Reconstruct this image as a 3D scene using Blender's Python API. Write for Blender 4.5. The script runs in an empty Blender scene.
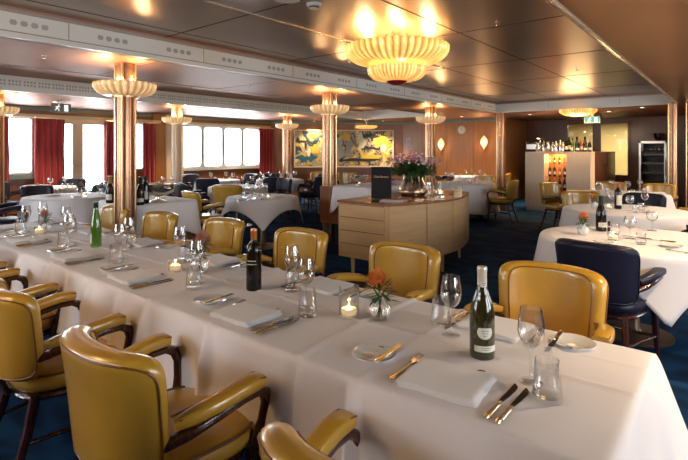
import bpy, math, random
from mathutils import Vector, Matrix, noise
PI = math.pi
random.seed(7)
SC = bpy.context.scene
COL = SC.collection

# ------------------------------------------------------------------ camera
CH = 1.45
YAW = math.radians(39.17)
cam = bpy.data.cameras.new('camera'); camo = bpy.data.objects.new('camera', cam); COL.objects.link(camo)
camo.location = (0, 0, CH); camo.rotation_euler = (PI/2, 0, YAW)
cam.sensor_width = 36; cam.lens = 480/688*36; cam.shift_y = -80/688
cam.clip_start = 0.02; cam.clip_end = 300
SC.camera = camo

# ------------------------------------------------------------------ world, light, exposure
wd = bpy.data.worlds.new('world'); SC.world = wd; wd.use_nodes = True
bg = wd.node_tree.nodes['Background']
bg.inputs[0].default_value = (.90, .95, 1.0, 1); bg.inputs[1].default_value = 6.0
SC.view_settings.view_transform = 'Standard'; SC.view_settings.look = 'None'
SC.view_settings.exposure = 1.12; SC.view_settings.gamma = 1.0
SC.view_settings.use_curve_mapping = False
SC.cycles.use_denoising = True
SC.cycles.max_bounces = 8; SC.cycles.diffuse_bounces = 4; SC.cycles.glossy_bounces = 4
SC.cycles.transmission_bounces = 8; SC.cycles.transparent_max_bounces = 24
SC.cycles.sample_clamp_indirect = 6.0
SC.cycles.caustics_reflective = False; SC.cycles.caustics_refractive = False

def portal(loc, rot, sx, sy):
    l = bpy.data.lights.new('window_portal', 'AREA'); l.shape = 'RECTANGLE'; l.size = sx; l.size_y = sy
    l.cycles.is_portal = True
    o = bpy.data.objects.new('window_portal', l); o.location = loc; o.rotation_euler = rot; COL.objects.link(o)

def proj(X, Y):          # used only to rank things from left to right for their labels
    d = -math.sin(YAW)*X + math.cos(YAW)*Y
    return (math.cos(YAW)*X + math.sin(YAW)*Y)/d

# ------------------------------------------------------------------ materials
def new_mat(name):
    m = bpy.data.materials.new(name); m.use_nodes = True
    nt = m.node_tree; b = nt.nodes['Principled BSDF']
    return m, nt, b
def N(nt, t, **kw):
    n = nt.nodes.new(t)
    for k, v in kw.items():
        if hasattr(n, k): setattr(n, k, v)
        else: n.inputs[k].default_value = v
    return n
def mat(name, col, rough=.5, metal=0, coat=0, spec=.5, emit=None, es=0, trans=0, bump=0, bscale=60, var=0, vscale=4, sheen=0, stretch=None):
    m, nt, b = new_mat(name)
    b.inputs['Base Color'].default_value = (*col, 1); b.inputs['Roughness'].default_value = rough
    b.inputs['Metallic'].default_value = metal; b.inputs['Coat Weight'].default_value = coat
    b.inputs['Coat Roughness'].default_value = .12
    b.inputs['Specular IOR Level'].default_value = spec; b.inputs['Transmission Weight'].default_value = trans
    b.inputs['Sheen Weight'].default_value = sheen
    if emit: b.inputs['Emission Color'].default_value = (*emit, 1); b.inputs['Emission Strength'].default_value = es
    tc = N(nt, 'ShaderNodeTexCoord'); mp = N(nt, 'ShaderNodeMapping')
    nt.links.new(tc.outputs['Object'], mp.inputs[0])
    if stretch: mp.inputs['Scale'].default_value = stretch
    if var:
        n = N(nt, 'ShaderNodeTexNoise'); n.inputs['Scale'].default_value = vscale; n.inputs['Detail'].default_value = 6
        nt.links.new(mp.outputs[0], n.inputs['Vector'])
        r = N(nt, 'ShaderNodeValToRGB')
        r.color_ramp.elements[0].position = .3; r.color_ramp.elements[1].position = .7
        r.color_ramp.elements[0].color = (*[c*(1-var) for c in col], 1)
        r.color_ramp.elements[1].color = (*[min(1, c*(1+var)) for c in col], 1)
        nt.links.new(n.outputs[0], r.inputs[0]); nt.links.new(r.outputs[0], b.inputs['Base Color'])
    if bump:
        n2 = N(nt, 'ShaderNodeTexNoise'); n2.inputs['Scale'].default_value = bscale; n2.inputs['Detail'].default_value = 3
        nt.links.new(mp.outputs[0], n2.inputs['Vector'])
        bp = N(nt, 'ShaderNodeBump'); bp.inputs['Strength'].default_value = bump; bp.inputs['Distance'].default_value = .01
        nt.links.new(n2.outputs[0], bp.inputs['Height']); nt.links.new(bp.outputs[0], b.inputs['Normal'])
    return m
def thin_glass(name, tint=(.985, .99, .99), gl=1.0, extra=.095):
    m = bpy.data.materials.new(name); m.use_nodes = True; nt = m.node_tree
    nt.nodes.remove(nt.nodes['Principled BSDF'])
    t = N(nt, 'ShaderNodeBsdfTransparent'); t.inputs[0].default_value = (*tint, 1)
    g = N(nt, 'ShaderNodeBsdfGlossy'); g.inputs['Roughness'].default_value = .03
    f0 = N(nt, 'ShaderNodeLayerWeight'); f0.inputs[0].default_value = .5
    f = N(nt, 'ShaderNodeMath', operation='POWER'); f.inputs[1].default_value = 2.4; nt.links.new(f0.outputs['Facing'], f.inputs[0])
    a = N(nt, 'ShaderNodeMath', operation='MULTIPLY_ADD'); a.inputs[1].default_value = gl; a.inputs[2].default_value = extra
    a.use_clamp = True
    x = N(nt, 'ShaderNodeMixShader')
    nt.links.new(f.outputs[0], a.inputs[0]); nt.links.new(a.outputs[0], x.inputs[0])
    nt.links.new(t.outputs[0], x.inputs[1]); nt.links.new(g.outputs[0], x.inputs[2])
    nt.links.new(x.outputs[0], nt.nodes['Material Output'].inputs[0])
    return m
def wood(name, c1, c2, rough=.3, coat=.3, scale=(14, 14, .9), grain=3.0):
    m, nt, b = new_mat(name)
    tc = N(nt, 'ShaderNodeTexCoord'); mp = N(nt, 'ShaderNodeMapping'); mp.inputs['Scale'].default_value = scale
    n = N(nt, 'ShaderNodeTexNoise'); n.inputs['Scale'].default_value = grain; n.inputs['Detail'].default_value = 8; n.inputs['Roughness'].default_value = .65
    r = N(nt, 'ShaderNodeValToRGB'); r.color_ramp.elements[0].position = .32; r.color_ramp.elements[1].position = .68
    r.color_ramp.elements[0].color = (*c1, 1); r.color_ramp.elements[1].color = (*c2, 1)
    nt.links.new(tc.outputs['Object'], mp.inputs[0]); nt.links.new(mp.outputs[0], n.inputs['Vector'])
    nt.links.new(n.outputs[0], r.inputs[0]); nt.links.new(r.outputs[0], b.inputs['Base Color'])
    b.inputs['Roughness'].default_value = rough; b.inputs['Coat Weight'].default_value = coat; b.inputs['Coat Roughness'].default_value = .15
    return m
def ceiling_mat(name, c1, c2, rough=.27):
    m, nt, b = new_mat(name)
    tc = N(nt, 'ShaderNodeTexCoord'); mp = N(nt, 'ShaderNodeMapping'); mp.inputs['Scale'].default_value = (1.6, 120, 1)
    n = N(nt, 'ShaderNodeTexNoise'); n.inputs['Scale'].default_value = 1.0; n.inputs['Detail'].default_value = 4
    mp2 = N(nt, 'ShaderNodeMapping'); mp2.inputs['Scale'].default_value = (1/1.05, 1/1.77, 1)
    wn = N(nt, 'ShaderNodeTexNoise'); wn.inputs['Scale'].default_value = .9; wn.inputs['Detail'].default_value = 1
    r = N(nt, 'ShaderNodeValToRGB'); r.color_ramp.elements[0].position = .3; r.color_ramp.elements[1].position = .7
    r.color_ramp.elements[0].color = (*c1, 1); r.color_ramp.elements[1].color = (*c2, 1)
    nt.links.new(tc.outputs['Object'], mp.inputs[0]); nt.links.new(mp.outputs[0], n.inputs['Vector'])
    nt.links.new(tc.outputs['Object'], mp2.inputs[0]); nt.links.new(mp2.outputs[0], wn.inputs['Vector'])
    nt.links.new(wn.outputs[0], r.inputs[0]); nt.links.new(r.outputs[0], b.inputs['Base Color'])
    b.inputs['Roughness'].default_value = rough; b.inputs['Anisotropic'].default_value = .5
    b.inputs['Metallic'].default_value = .85
    return m

M = {}
M['cloth'] = mat('linen', (.83, .79, .80), .62, sheen=.3, bump=.22, bscale=7)
M['napkin'] = mat('napkin_linen', (.86, .85, .85), .8, sheen=.2, bump=.05, bscale=40)
M['yellow'] = mat('mustard_leather', (.56, .315, .030), .33, spec=.7, coat=.7, bump=.04, bscale=120, var=.10, vscale=5)
M['yellow_pipe'] = mat('piping_leather', (.20, .075, .012), .45)
M['navy'] = mat('navy_leather', (.010, .011, .030), .42, spec=.3, coat=.04, bump=.05, bscale=120)
M['navy_pipe'] = mat('navy_piping', (.008, .008, .02), .4)
M['darkwood'] = wood('mahogany', (.030, .008, .006), (.075, .020, .013), .25, .5, (20, 20, 3))
M['panel'] = wood('orange_veneer', (.27, .100, .022), (.37, .150, .036), .33, .25, (9, 9, .5), 2.5)
M['panel_dark'] = wood('reddish_veneer', (.20, .066, .020), (.28, .098, .029), .35, .25, (9, 9, .6), 2.5)
M['walnut'] = wood('dark_walnut', (.070, .021, .011), (.115, .036, .018), .4, .15, (26, 26, .5), 2)
M['oak'] = wood('blond_veneer', (.56, .33, .14), (.66, .41, .19), .32, .35, (1.2, 1.2, 14), 2.0)
M['oak_v'] = wood('limed_oak', (.54, .45, .36), (.66, .56, .46), .5, .05, (30, 30, .8), 2.5)
M['topwood'] = wood('copper_walnut', (.24, .085, .035), (.36, .145, .065), .18, .7, (2, 14, 2), 2.5)
M['ceil'] = ceiling_mat('brushed_ceiling_metal', (.44, .355, .30), (.52, .43, .36), .34)
M['ceil_warm'] = ceiling_mat('brushed_copper_ceiling', (.32, .185, .14), (.38, .225, .17), .52)
M['ceil_brown'] = ceiling_mat('brown_lacquer_ceiling', (.46, .24, .11), (.54, .29, .13), .36)
M['seam'] = mat('seam_shadow_gap', (.05, .035, .03), .6)
M['seam_light'] = mat('seam_strip', (.72, .58, .42), .25, metal=.7)
M['band'] = mat('painted_white_metal', (.80, .78, .74), .35, coat=.2)
M['band_line'] = mat('beading', (.34, .30, .26), .35, metal=.3)
M['vent'] = mat('vent_dark', (.42, .42, .40), .7)
M['teal'] = mat('grey_green_paint', (.15, .20, .19), .4)
M['frame_white'] = mat('window_frame_paint', (.55, .57, .55), .45)
M['cream'] = mat('cream_paint', (.62, .48, .33), .45)
M['brass'] = mat('brushed_brass', (.70, .47, .27), .28, metal=.95)
M['column'] = mat('copper_brown_column', (.36, .20, .11), .26, metal=.8, coat=.2)
M['chrome'] = mat('chrome', (.78, .78, .78), .12, metal=1)
M['silver'] = mat('polished_silver', (.66, .64, .61), .14, metal=1)
M['gold'] = mat('gilt_metal', (.86, .72, .48), .18, metal=1)
M['blade'] = mat('cutlery_steel', (.30, .29, .28), .16, metal=1)
M['curtain'] = mat('red_velvet', (.30, .010, .014), .75, sheen=.5, var=.15, vscale=3, stretch=(1, 12, 1))
M['china'] = mat('white_china', (.80, .79, .76), .12, coat=.6)
M['glass'] = thin_glass('clear_glass')
M['pane'] = thin_glass('window_pane', (.98, .99, 1), .3, .01)
M['greenglass'] = mat('green_bottle_glass', (.10, .30, .015), .06, coat=.8, trans=.55)
M['darkglass'] = mat('dark_bottle_glass', (.006, .006, .005), .10, spec=.45)
M['oliveglass'] = mat('olive_bottle_glass', (.045, .045, .012), .06, coat=.8, trans=.35)
M['label'] = mat('label_paper', (.78, .76, .66), .6)
M['ink'] = mat('label_ink', (.12, .10, .08), .6)
M['copperfoil'] = mat('copper_foil', (.62, .22, .07), .3, metal=.7)
M['creamfoil'] = mat('cream_foil', (.72, .66, .50), .35, metal=.2)
M['redfoil'] = mat('red_foil', (.55, .10, .05), .35, metal=.3)
M['darkfoil'] = mat('dark_green_foil', (.015, .03, .02), .35, metal=.4)
M['goldfoil'] = mat('gold_foil', (.65, .38, .18), .3, metal=.8)
M['leaf'] = mat('green_leaf', (.035, .11, .025), .45, var=.4, vscale=20)
M['sage'] = mat('sage_leaf', (.16, .21, .15), .5, var=.3, vscale=20)
M['orange'] = mat('orange_petals', (.85, .30, .07), .6)
M['peach'] = mat('peach_petals', (.62, .30, .20), .6)
M['pink'] = mat('pink_petals', (.88, .36, .42), .6)
M['palepink'] = mat('pale_pink_petals', (.92, .76, .76), .6)
M['wax'] = mat('candle_wax', (.85, .75, .55), .5, emit=(1, .62, .25), es=.2)
M['flame'] = mat('candle_flame', (1, .7, .3), .5, emit=(1, .66, .28), es=5)
M['black'] = mat('black_card', (.006, .006, .008), .6, spec=.3)
M['black_metal'] = mat('black_metal', (.02, .02, .02), .35, metal=.5)
M['paper'] = mat('printed_paper', (.65, .60, .57), .6)
M['salmon'] = mat('salmon_paper', (.55, .24, .15), .5)
M['carpet'] = None
M['steel'] = mat('brushed_steel', (.55, .56, .57), .3, metal=.9)
M['coolglass'] = mat('dark_cooler_glass', (.012, .013, .015), .08, coat=.6)
M['beige'] = mat('shoji_wall_paint', (.62, .50, .24), .7)
M['white'] = mat('white_plastic', (.72, .70, .66), .4)
M['redglass'] = mat('red_glass_finial', (.25, .01, .02), .15, coat=.7)
M['exitgreen'] = mat('exit_sign_green', (.03, .40, .33), .4, emit=(.05, .60, .50), es=.22)
M['exitwhite'] = mat('exit_sign_white', (.85, .9, .9), .4, emit=(.9, 1, 1), es=.4)
M['exitgrey'] = mat('exit_sign_grey', (.12, .13, .13), .4)
M['pedestal'] = mat('bronze_base', (.10, .06, .035), .4, metal=.5)
M['down'] = mat('downlight_lens', (1, .8, .6), .4, emit=(1, .72, .42), es=9)
M['redwine'] = mat('burgundy_box', (.12, .03, .03), .5)
M['redcloth'] = mat('folded_pink_cloth', (.45, .30, .26), .8)
M['amber'] = mat('amber_spirit', (.35, .10, .02), .1, coat=.6)

def lamp_mat(name, col, es, ribs=0):
    m, nt, b = new_mat(name)
    b.inputs['Base Color'].default_value = (.8, .55, .25, 1); b.inputs['Roughness'].default_value = .3
    b.inputs['Coat Weight'].default_value = .5
    tc = N(nt, 'ShaderNodeTexCoord'); n = N(nt, 'ShaderNodeTexNoise'); n.inputs['Scale'].default_value = 9; n.inputs['Detail'].default_value = 3
    r = N(nt, 'ShaderNodeValToRGB'); r.color_ramp.elements[0].position = .35; r.color_ramp.elements[1].position = .7
    r.color_ramp.elements[0].color = (col[0]*.75, col[1]*.55, col[2]*.4, 1); r.color_ramp.elements[1].color = (*col, 1)
    nt.links.new(tc.outputs['Object'], n.inputs['Vector']); nt.links.new(n.outputs[0], r.inputs[0])
    nt.links.new(r.outputs[0], b.inputs['Emission Color']); b.inputs['Emission Strength'].default_value = es
    if ribs:    # moulded ribs of the glass: thicker amber between thin bright flutes
        g = N(nt, 'ShaderNodeTexGradient', gradient_type='RADIAL'); nt.links.new(tc.outputs['Object'], g.inputs[0])
        m1 = N(nt, 'ShaderNodeMath', operation='MULTIPLY'); m1.inputs[1].default_value = 2*PI*ribs; nt.links.new(g.outputs['Fac'], m1.inputs[0])
        m2 = N(nt, 'ShaderNodeMath', operation='COSINE'); nt.links.new(m1.outputs[0], m2.inputs[0])
        m3 = N(nt, 'ShaderNodeMath', operation='MULTIPLY_ADD'); m3.inputs[1].default_value = .42*es; m3.inputs[2].default_value = .62*es; nt.links.new(m2.outputs[0], m3.inputs[0])
        nt.links.new(m3.outputs[0], b.inputs['Emission Strength'])
    return m
M['lamp'] = lamp_mat('amber_glass_lit', (1, .54, .12), .85, 44)
M['lamp_pale'] = lamp_mat('alabaster_glass_lit', (1, .66, .34), .36, 26)
M['sconce'] = lamp_mat('sconce_glass_lit', (1, .70, .38), .75)

def carpet_mat():
    m, nt, b = new_mat('blue_patterned_carpet')
    tc = N(nt, 'ShaderNodeTexCoord'); mp = N(nt, 'ShaderNodeMapping'); mp.inputs['Scale'].default_value = (.9, 1.6, 1); mp.inputs['Rotation'].default_value = (0, 0, .6)
    w = N(nt, 'ShaderNodeTexNoise'); w.inputs['Scale'].default_value = 1.3; w.inputs['Distortion'].default_value = 2.5; w.inputs['Detail'].default_value = 1
    r = N(nt, 'ShaderNodeValToRGB')
    r.color_ramp.elements[0].color = (.004, .016, .045, 1); r.color_ramp.elements[1].color = (.008, .042, .115, 1)
    r.color_ramp.elements[0].position = .40; r.color_ramp.elements[1].position = .62
    nt.links.new(tc.outputs['Object'], mp.inputs[0]); nt.links.new(mp.outputs[0], w.inputs['Vector'])
    nt.links.new(w.outputs[0], r.inputs[0]); nt.links.new(r.outputs[0], b.inputs['Base Color'])
    b.inputs['Roughness'].default_value = .95; b.inputs['Specular IOR Level'].default_value = .08
    n = N(nt, 'ShaderNodeTexNoise'); n.inputs['Scale'].default_value = 250
    bp = N(nt, 'ShaderNodeBump'); bp.inputs['Strength'].default_value = .4; bp.inputs['Distance'].default_value = .004
    nt.links.new(tc.outputs['Object'], n.inputs['Vector']); nt.links.new(n.outputs[0], bp.inputs['Height']); nt.links.new(bp.outputs[0], b.inputs['Normal'])
    return m
M['carpet'] = carpet_mat()

def painting_mat(name, seed, cols):
    m, nt, b = new_mat(name)
    tc = N(nt, 'ShaderNodeTexCoord'); mp = N(nt, 'ShaderNodeMapping'); mp.inputs['Location'].default_value = (seed, seed*.7, seed*.3)
    n = N(nt, 'ShaderNodeTexNoise'); n.inputs['Scale'].default_value = 2.2; n.inputs['Detail'].default_value = 2.5; n.inputs['Distortion'].default_value = 1.6
    r = N(nt, 'ShaderNodeValToRGB'); r.color_ramp.interpolation = 'CONSTANT'
    cr = r.color_ramp
    pos = [0, .36, .42, .47, .51, .56, .62, .68]
    while len(cr.elements) < len(cols): cr.elements.new(.5)
    for e, p, c in zip(cr.elements, pos, cols): e.position = p; e.color = (*c, 1)
    nt.links.new(tc.outputs['Object'], mp.inputs[0]); nt.links.new(mp.outputs[0], n.inputs['Vector'])
    nt.links.new(n.outputs[0], r.inputs[0]); nt.links.new(r.outputs[0], b.inputs['Base Color'])
    b.inputs['Roughness'].default_value = .5
    return m

# ------------------------------------------------------------------ mesh helpers
class MB:
    def __init__(s): s.v = []; s.f = []
    def add(s, vs, fs):
        o = len(s.v); s.v += [tuple(v) for v in vs]; s.f += [tuple(i+o for i in f) for f in fs]; return s
    def box(s, x0, x1, y0, y1, z0, z1, mtx=None):
        vs = [Vector((x, y, z)) for z in (z0, z1) for y in (y0, y1) for x in (x0, x1)]
        if mtx: vs = [mtx @ v for v in vs]
        return s.add(vs, [(0, 2, 3, 1), (4, 5, 7, 6), (0, 1, 5, 4), (2, 6, 7, 3), (0, 4, 6, 2), (1, 3, 7, 5)])
    def prism(s, poly, z0, z1):
        n = len(poly)
        vs = [(x, y, z0) for x, y in poly] + [(x, y, z1) for x, y in poly]
        fs = [tuple(reversed(range(n))), tuple(range(n, 2*n))] + [(i, (i+1) % n, n+(i+1) % n, n+i) for i in range(n)]
        return s.add(vs, fs)
    def lathe(s, prof, n=28, c=(0, 0, 0), rib=0, ribn=0, rot=0):
        vs = []; fs = []
        for (r, z) in prof:
            for k in range(n):
                a = 2*PI*k/n+rot
                rr = r*(1+rib*math.cos(ribn*a)) if rib else r
                vs.append((c[0]+rr*math.cos(a), c[1]+rr*math.sin(a), c[2]+z))
        for i in range(len(prof)-1):
            for k in range(n):
                k2 = (k+1) % n
                fs.append((i*n+k, i*n+k2, (i+1)*n+k2, (i+1)*n+k))
        if prof[0][0] > 1e-4 and prof[0][0] > .0005: pass
        return s.add(vs, fs)
    def tube(s, pts, rx, ry=None, n=10, closed=False, up=None, p=2.0):
        pts = [Vector(q) for q in pts]; L = len(pts)
        if not isinstance(rx, (list, tuple)): rx = [rx]*L
        if ry is None: ry = rx
        if not isinstance(ry, (list, tuple)): ry = [ry]*L
        vs = []; fs = []; nrm = None
        for i in range(L):
            if closed: t = pts[(i+1) % L]-pts[i-1]
            else: t = pts[min(i+1, L-1)]-pts[max(i-1, 0)]
            t.normalize()
            if nrm is None or up is not None:
                u = Vector(up) if up is not None else (Vector((0, 0, 1)) if abs(t.z) < .9 else Vector((1, 0, 0)))
                nrm = (u-t*u.dot(t)).normalized()
            else: nrm = (nrm-t*nrm.dot(t)).normalized()
            b = t.cross(nrm)
            for k in range(n):
                a = 2*PI*k/n; ca, sa = math.cos(a), math.sin(a)
                ca = math.copysign(abs(ca)**(2/p), ca); sa = math.copysign(abs(sa)**(2/p), sa)
                vs.append(pts[i]+b*ca*rx[i]+nrm*sa*ry[i])
        m = L if closed else L-1
        for i in range(m):
            j = (i+1) % L
            for k in range(n):
                k2 = (k+1) % n; fs.append((i*n+k, i*n+k2, j*n+k2, j*n+k))
        if not closed:
            fs.append(tuple(reversed(range(n)))); fs.append(tuple((L-1)*n+k for k in range(n)))
        return s.add(vs, fs)
    def ball(s, c, r, n=10, m=7, sc=(1, 1, 1)):
        vs = [(c[0], c[1], c[2]-r*sc[2])]; fs = []
        for i in range(1, m):
            a = -PI/2+PI*i/m
            for k in range(n):
                b = 2*PI*k/n
                vs.append((c[0]+r*sc[0]*math.cos(a)*math.cos(b), c[1]+r*sc[1]*math.cos(a)*math.sin(b), c[2]+r*sc[2]*math.sin(a)))
        vs.append((c[0], c[1], c[2]+r*sc[2]))
        for k in range(n): fs.append((0, 1+(k+1) % n, 1+k)); fs.append((len(vs)-1, 1+(m-2)*n+k, 1+(m-2)*n+(k+1) % n))
        for i in range(m-2):
            for k in range(n): fs.append((1+i*n+k, 1+i*n+(k+1) % n, 1+(i+1)*n+(k+1) % n, 1+(i+1)*n+k))
        return s.add(vs, fs)
    def cushion(s, fn, T, n=5, ns=20, nt=16, pw=6):
        """closed padded pad: fn(x, y, h) maps the unit rounded square and a height to space"""
        def q(i, c): return math.sin(PI/2*(-1+2*i/c))
        vs = []; fs = []; idx = {}
        for side in (1, -1):
            for i in range(ns+1):
                for j in range(nt+1):
                    a, b = q(i, ns), q(j, nt); m = max(abs(a), abs(b))
                    if m < 1e-6: x = y = 0
                    else:
                        dx, dy = a/m, b/m; r = m/((abs(dx)**n+abs(dy)**n)**(1/n)); x, y = dx*r, dy*r
                    edge = i in (0, ns) or j in (0, nt)
                    if side == -1 and edge: idx[side, i, j] = idx[1, i, j]; continue
                    h = T*math.sqrt(max(0, 1-m**pw))
                    idx[side, i, j] = len(vs); vs.append(fn(x, y, side*h))
            for i in range(ns):
                for j in range(nt):
                    f = (idx[side, i, j], idx[side, i+1, j], idx[side, i+1, j+1], idx[side, i, j+1])
                    fs.append(f if side == 1 else tuple(reversed(f)))
        return s.add(vs, fs)
    def build(s, name, m, parent=None, loc=None, rz=0, smooth=True, angle=40, subsurf=0, bevel=0):
        me = bpy.data.meshes.new(name); me.from_pydata(s.v, [], s.f); me.update()
        import bmesh
        b = bmesh.new(); b.from_mesh(me); bmesh.ops.recalc_face_normals(b, faces=b.faces); b.to_mesh(me); b.free()
        me.materials.append(m)
        if smooth:
            me.shade_smooth()
            me.set_sharp_from_angle(angle=math.radians(angle))
        o = bpy.data.objects.new(name, me); COL.objects.link(o)
        if parent is not None: o.parent = parent
        if loc is not None: o.location = loc
        if rz: o.rotation_euler = (0, 0, rz)
        if bevel:
            md = o.modifiers.new('bevel', 'BEVEL'); md.width = bevel; md.segments = 2; md.limit_method = 'ANGLE'
        if subsurf:
            md = o.modifiers.new('sub', 'SUBSURF'); md.levels = md.render_levels = subsurf
        return o
def tag(o, label, cat, group=None):
    o['label'] = label; o['category'] = cat
    if group: o['group'] = group
    return o
def thing(name, label, cat, loc=(0, 0, 0), rz=0, group=None):
    o = bpy.data.objects.new(name, None); o.empty_display_size = .1; COL.objects.link(o)
    o.location = loc; o.rotation_euler = (0, 0, rz)
    return tag(o, label, cat, group)
def struct(name, mb, m, **kw):
    o = mb.build(name, m, **kw)
    if kw.get('parent') is None: o['kind'] = 'structure'
    return o
def copy_tree(o, parent=None):
    c = o.copy(); COL.objects.link(c)
    if parent is not None: c.parent = parent
    for ch in list(o.children): copy_tree(ch, c)
    return c
class Proto:
    """builds the first one, then hands out copies with their own label"""
    def __init__(s, fn): s.fn = fn; s.first = None; s.kids = {}
    def put(s, loc, rz, label, group=None, scale=None, rx=0, ry=0):
        if s.first is None: o = s.first = s.fn()
        else: o = copy_tree(s.first)
        o.location = loc; o.rotation_euler = (rx, ry, rz); o['label'] = label
        o.scale = scale if scale else (1, 1, 1)
        if group: o['group'] = group
        elif 'group' in o: del o['group']
        return o

# ================================================================== STRUCTURE
XW, YF, YB = -11.3, 13.2, 15.2        # window wall, far wall, alcove back wall
XR, YN = 3.2, -3.0                    # unseen side and rear walls
LOW, HIGH = 2.35, 2.59
struct('floor', MB().box(XW-.3, XR+.3, YN-.3, YB+3.2, -.1, 0), M['carpet'], smooth=False)

# ceilings: low slab pieces round two raised coffers
X1, X2, X3, X4, YC, YS = -4.45, -.85, -8.45, -5.95, 11.25, -2.2
c = MB()
c.box(X4, X1-.0, YN, YC, LOW, LOW+.35)
c.box(XW-.2, X3, YN, YC, LOW, LOW+.35)
c.box(XW-.2, X2, YC, YB+3, LOW, LOW+.35)
struct('ceiling', c, M['ceil_warm'], smooth=False)
struct('ceiling', MB().box(X2, XR+.2, YN, YB+.2, LOW, LOW+.35), M['ceil_brown'], smooth=False)
struct('ceiling', MB().box(X1, X2, YN, YC, HIGH, HIGH+.1), M['ceil'], smooth=False)
struct('ceiling', MB().box(X3, X4, YN, YC, HIGH, HIGH+.1), M['ceil_warm'], smooth=False)
# seams of the metal ceiling
s = MB()
for x in (-3.13, -2.08, -1.05, -4.17): s.box(x-.006, x+.006, YN, YC, HIGH-.003, HIGH+.002)
for y in (-.9, .85, 2.62, 4.33, 6.1, 7.9, 9.7): s.box(X1, X2, y-.006, y+.006, HIGH-.003, HIGH+.002)
struct('trim_1', s, M['seam'], smooth=False)
s = MB(); s.box(-3.15, -3.115, -.9, 6.1, HIGH-.005, HIGH-.002)
struct('trim_2', s, M['seam_light'], smooth=False)
s = MB()
for y in (.9, 2.6, 4.3, 6.0, 7.7, 9.4): s.box(XW, X3, y-.004, y+.004, LOW-.002, LOW+.002); s.box(X4, X1, y-.004, y+.004, LOW-.002, LOW+.002)
s.box(X4, X4+.012, YN, YC, LOW-.003, LOW+.002)
struct('trim_3', s, M['seam'], smooth=False)
# white upstand bands of the coffers
def band_pts(): pass
s = MB()
s.box(X1-.03, X1+.01, YN, YC+.03, LOW-.012, HIGH-.03)
s.box(X1-.03, X2+.0, YC-.01, YC+.03, LOW-.012, HIGH-.03)
s.box(X1-.03, X1+.045, YN, YC-.045, LOW-.012, LOW+.012)
s.box(X1+.045, X2-.12, YC-.045, YC+.03, LOW-.012, LOW+.012)
struct('trim_4', s, M['band'], bevel=.004, smooth=False)
s = MB()
s.box(X1+.01, X1+.03, YN, YC-.02, HIGH-.05, HIGH-.028)
s.box(X1+.01, X1+.022, YN, YC-.02, LOW+.035, LOW+.043)
s.box(X1+.01, X2-.1, YC-.03, YC-.01, HIGH-.05, HIGH-.028)
s.box(X1+.01, X1+.0115, 0, .01, LOW+.04, HIGH-.05)
for k in range(9):
    y = .35+k*1.35; s.box(X1+.01, X1+.0125, y, y+.008, LOW+.04, HIGH-.05)
s.box(X1+1.2, X1+1.206, YC-.0125, YC-.01, LOW+.04, HIGH-.05); s.box(X1+2.6, X1+2.606, YC-.0125, YC-.01, LOW+.04, HIGH-.05)
struct('trim_5', s, M['band_line'], smooth=False)
# right side cove of the coffer: stepped bright beads
s = MB()
for t_, w_ in ((.02, .014), (.22, .010), (.42, .008), (.75, .006)):
    bx, bz = X2+.02-.28*t_-.008, LOW+.24*t_-.008
    s.tube([(bx, YN, bz), (bx, YC, bz)], w_, n=8)
struct('trim_6', s, M['seam_light'])
s = MB(); s.add([(X2+.02, YN, LOW), (X2+.02, YC, LOW), (X2-.26, YC, HIGH), (X2-.26, YN, HIGH), (X2+.02, YN, HIGH+.05), (X2+.02, YC, HIGH+.05)],
                [(0, 1, 2, 3), (0, 3, 4), (1, 5, 2), (0, 4, 5, 1), (2, 5, 4, 3)])
struct('trim_7', s, M['ceil_warm'], smooth=False)
# ventilation slots of the near band, in groups of four
s = MB()
def hexslot(mb, y, z, x, w=.028, h=.021):
    pts = [(-w, 0), (-w*.6, h), (w*.6, h), (w, 0), (w*.6, -h), (-w*.6, -h)]
    mb.add([(x, y+a, z+b) for a, b in pts] + [(x+.002, y+a, z+b) for a, b in pts],
           [tuple(range(6, 12))]+[(i, (i+1) % 6, 6+(i+1) % 6, 6+i) for i in range(6)])
for g in range(17):
    for k in range(4): hexslot(s, .62+g*.675+k*.075, LOW+.115, X1+.0102)
struct('trim_8', s, M['vent'], smooth=False)
# second coffer: band with a grille
s = MB(); s.box(X3-.03, X3+.01, YN, YC, LOW-.01, HIGH-.02); s.box(X3-.03, X3+.03, YN, YC, LOW-.012, LOW+.01)
s.box(X3, X4, YC-.01, YC+.03, LOW-.01, HIGH)
struct('trim_9', s, M['band'], smooth=False)
s = MB()
for g in range(60):
    y = -1+g*.2
    for r in range(2):
        for k in range(4): s.box(X3+.009, X3+.013, y+k*.045, y+k*.045+.026, LOW+.075+r*.05, LOW+.105+r*.05)
struct('trim_10', s, M['vent'], smooth=False)

# ---- walls
def wx(u):   # along the window wall: Y met by the sight line u
    k = (u-344)/480; c, s_ = math.cos(YAW), math.sin(YAW); d = XW/(c*k-s_); return (s_*k+c)*d
WT, WS = 2.12, .96
# openings in the window wall: (y0, y1, z0)
OP = [(.9, wx(33), WS), (wx(57), wx(106), .12), (wx(128), wx(144), WS), (wx(180), wx(260), WS)]
w = MB(); prev = YN
for (a, b_, z0) in OP:
    w.box(XW-.2, XW, prev, a, 0, LOW); w.box(XW-.2, XW, a, b_, 0, z0); w.box(XW-.2, XW, a, b_, WT, LOW); prev = b_
w.box(XW-.2, XW, prev, 10.2, 0, LOW)
struct('wall_left', w, M['panel_dark'], smooth=False)
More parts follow.
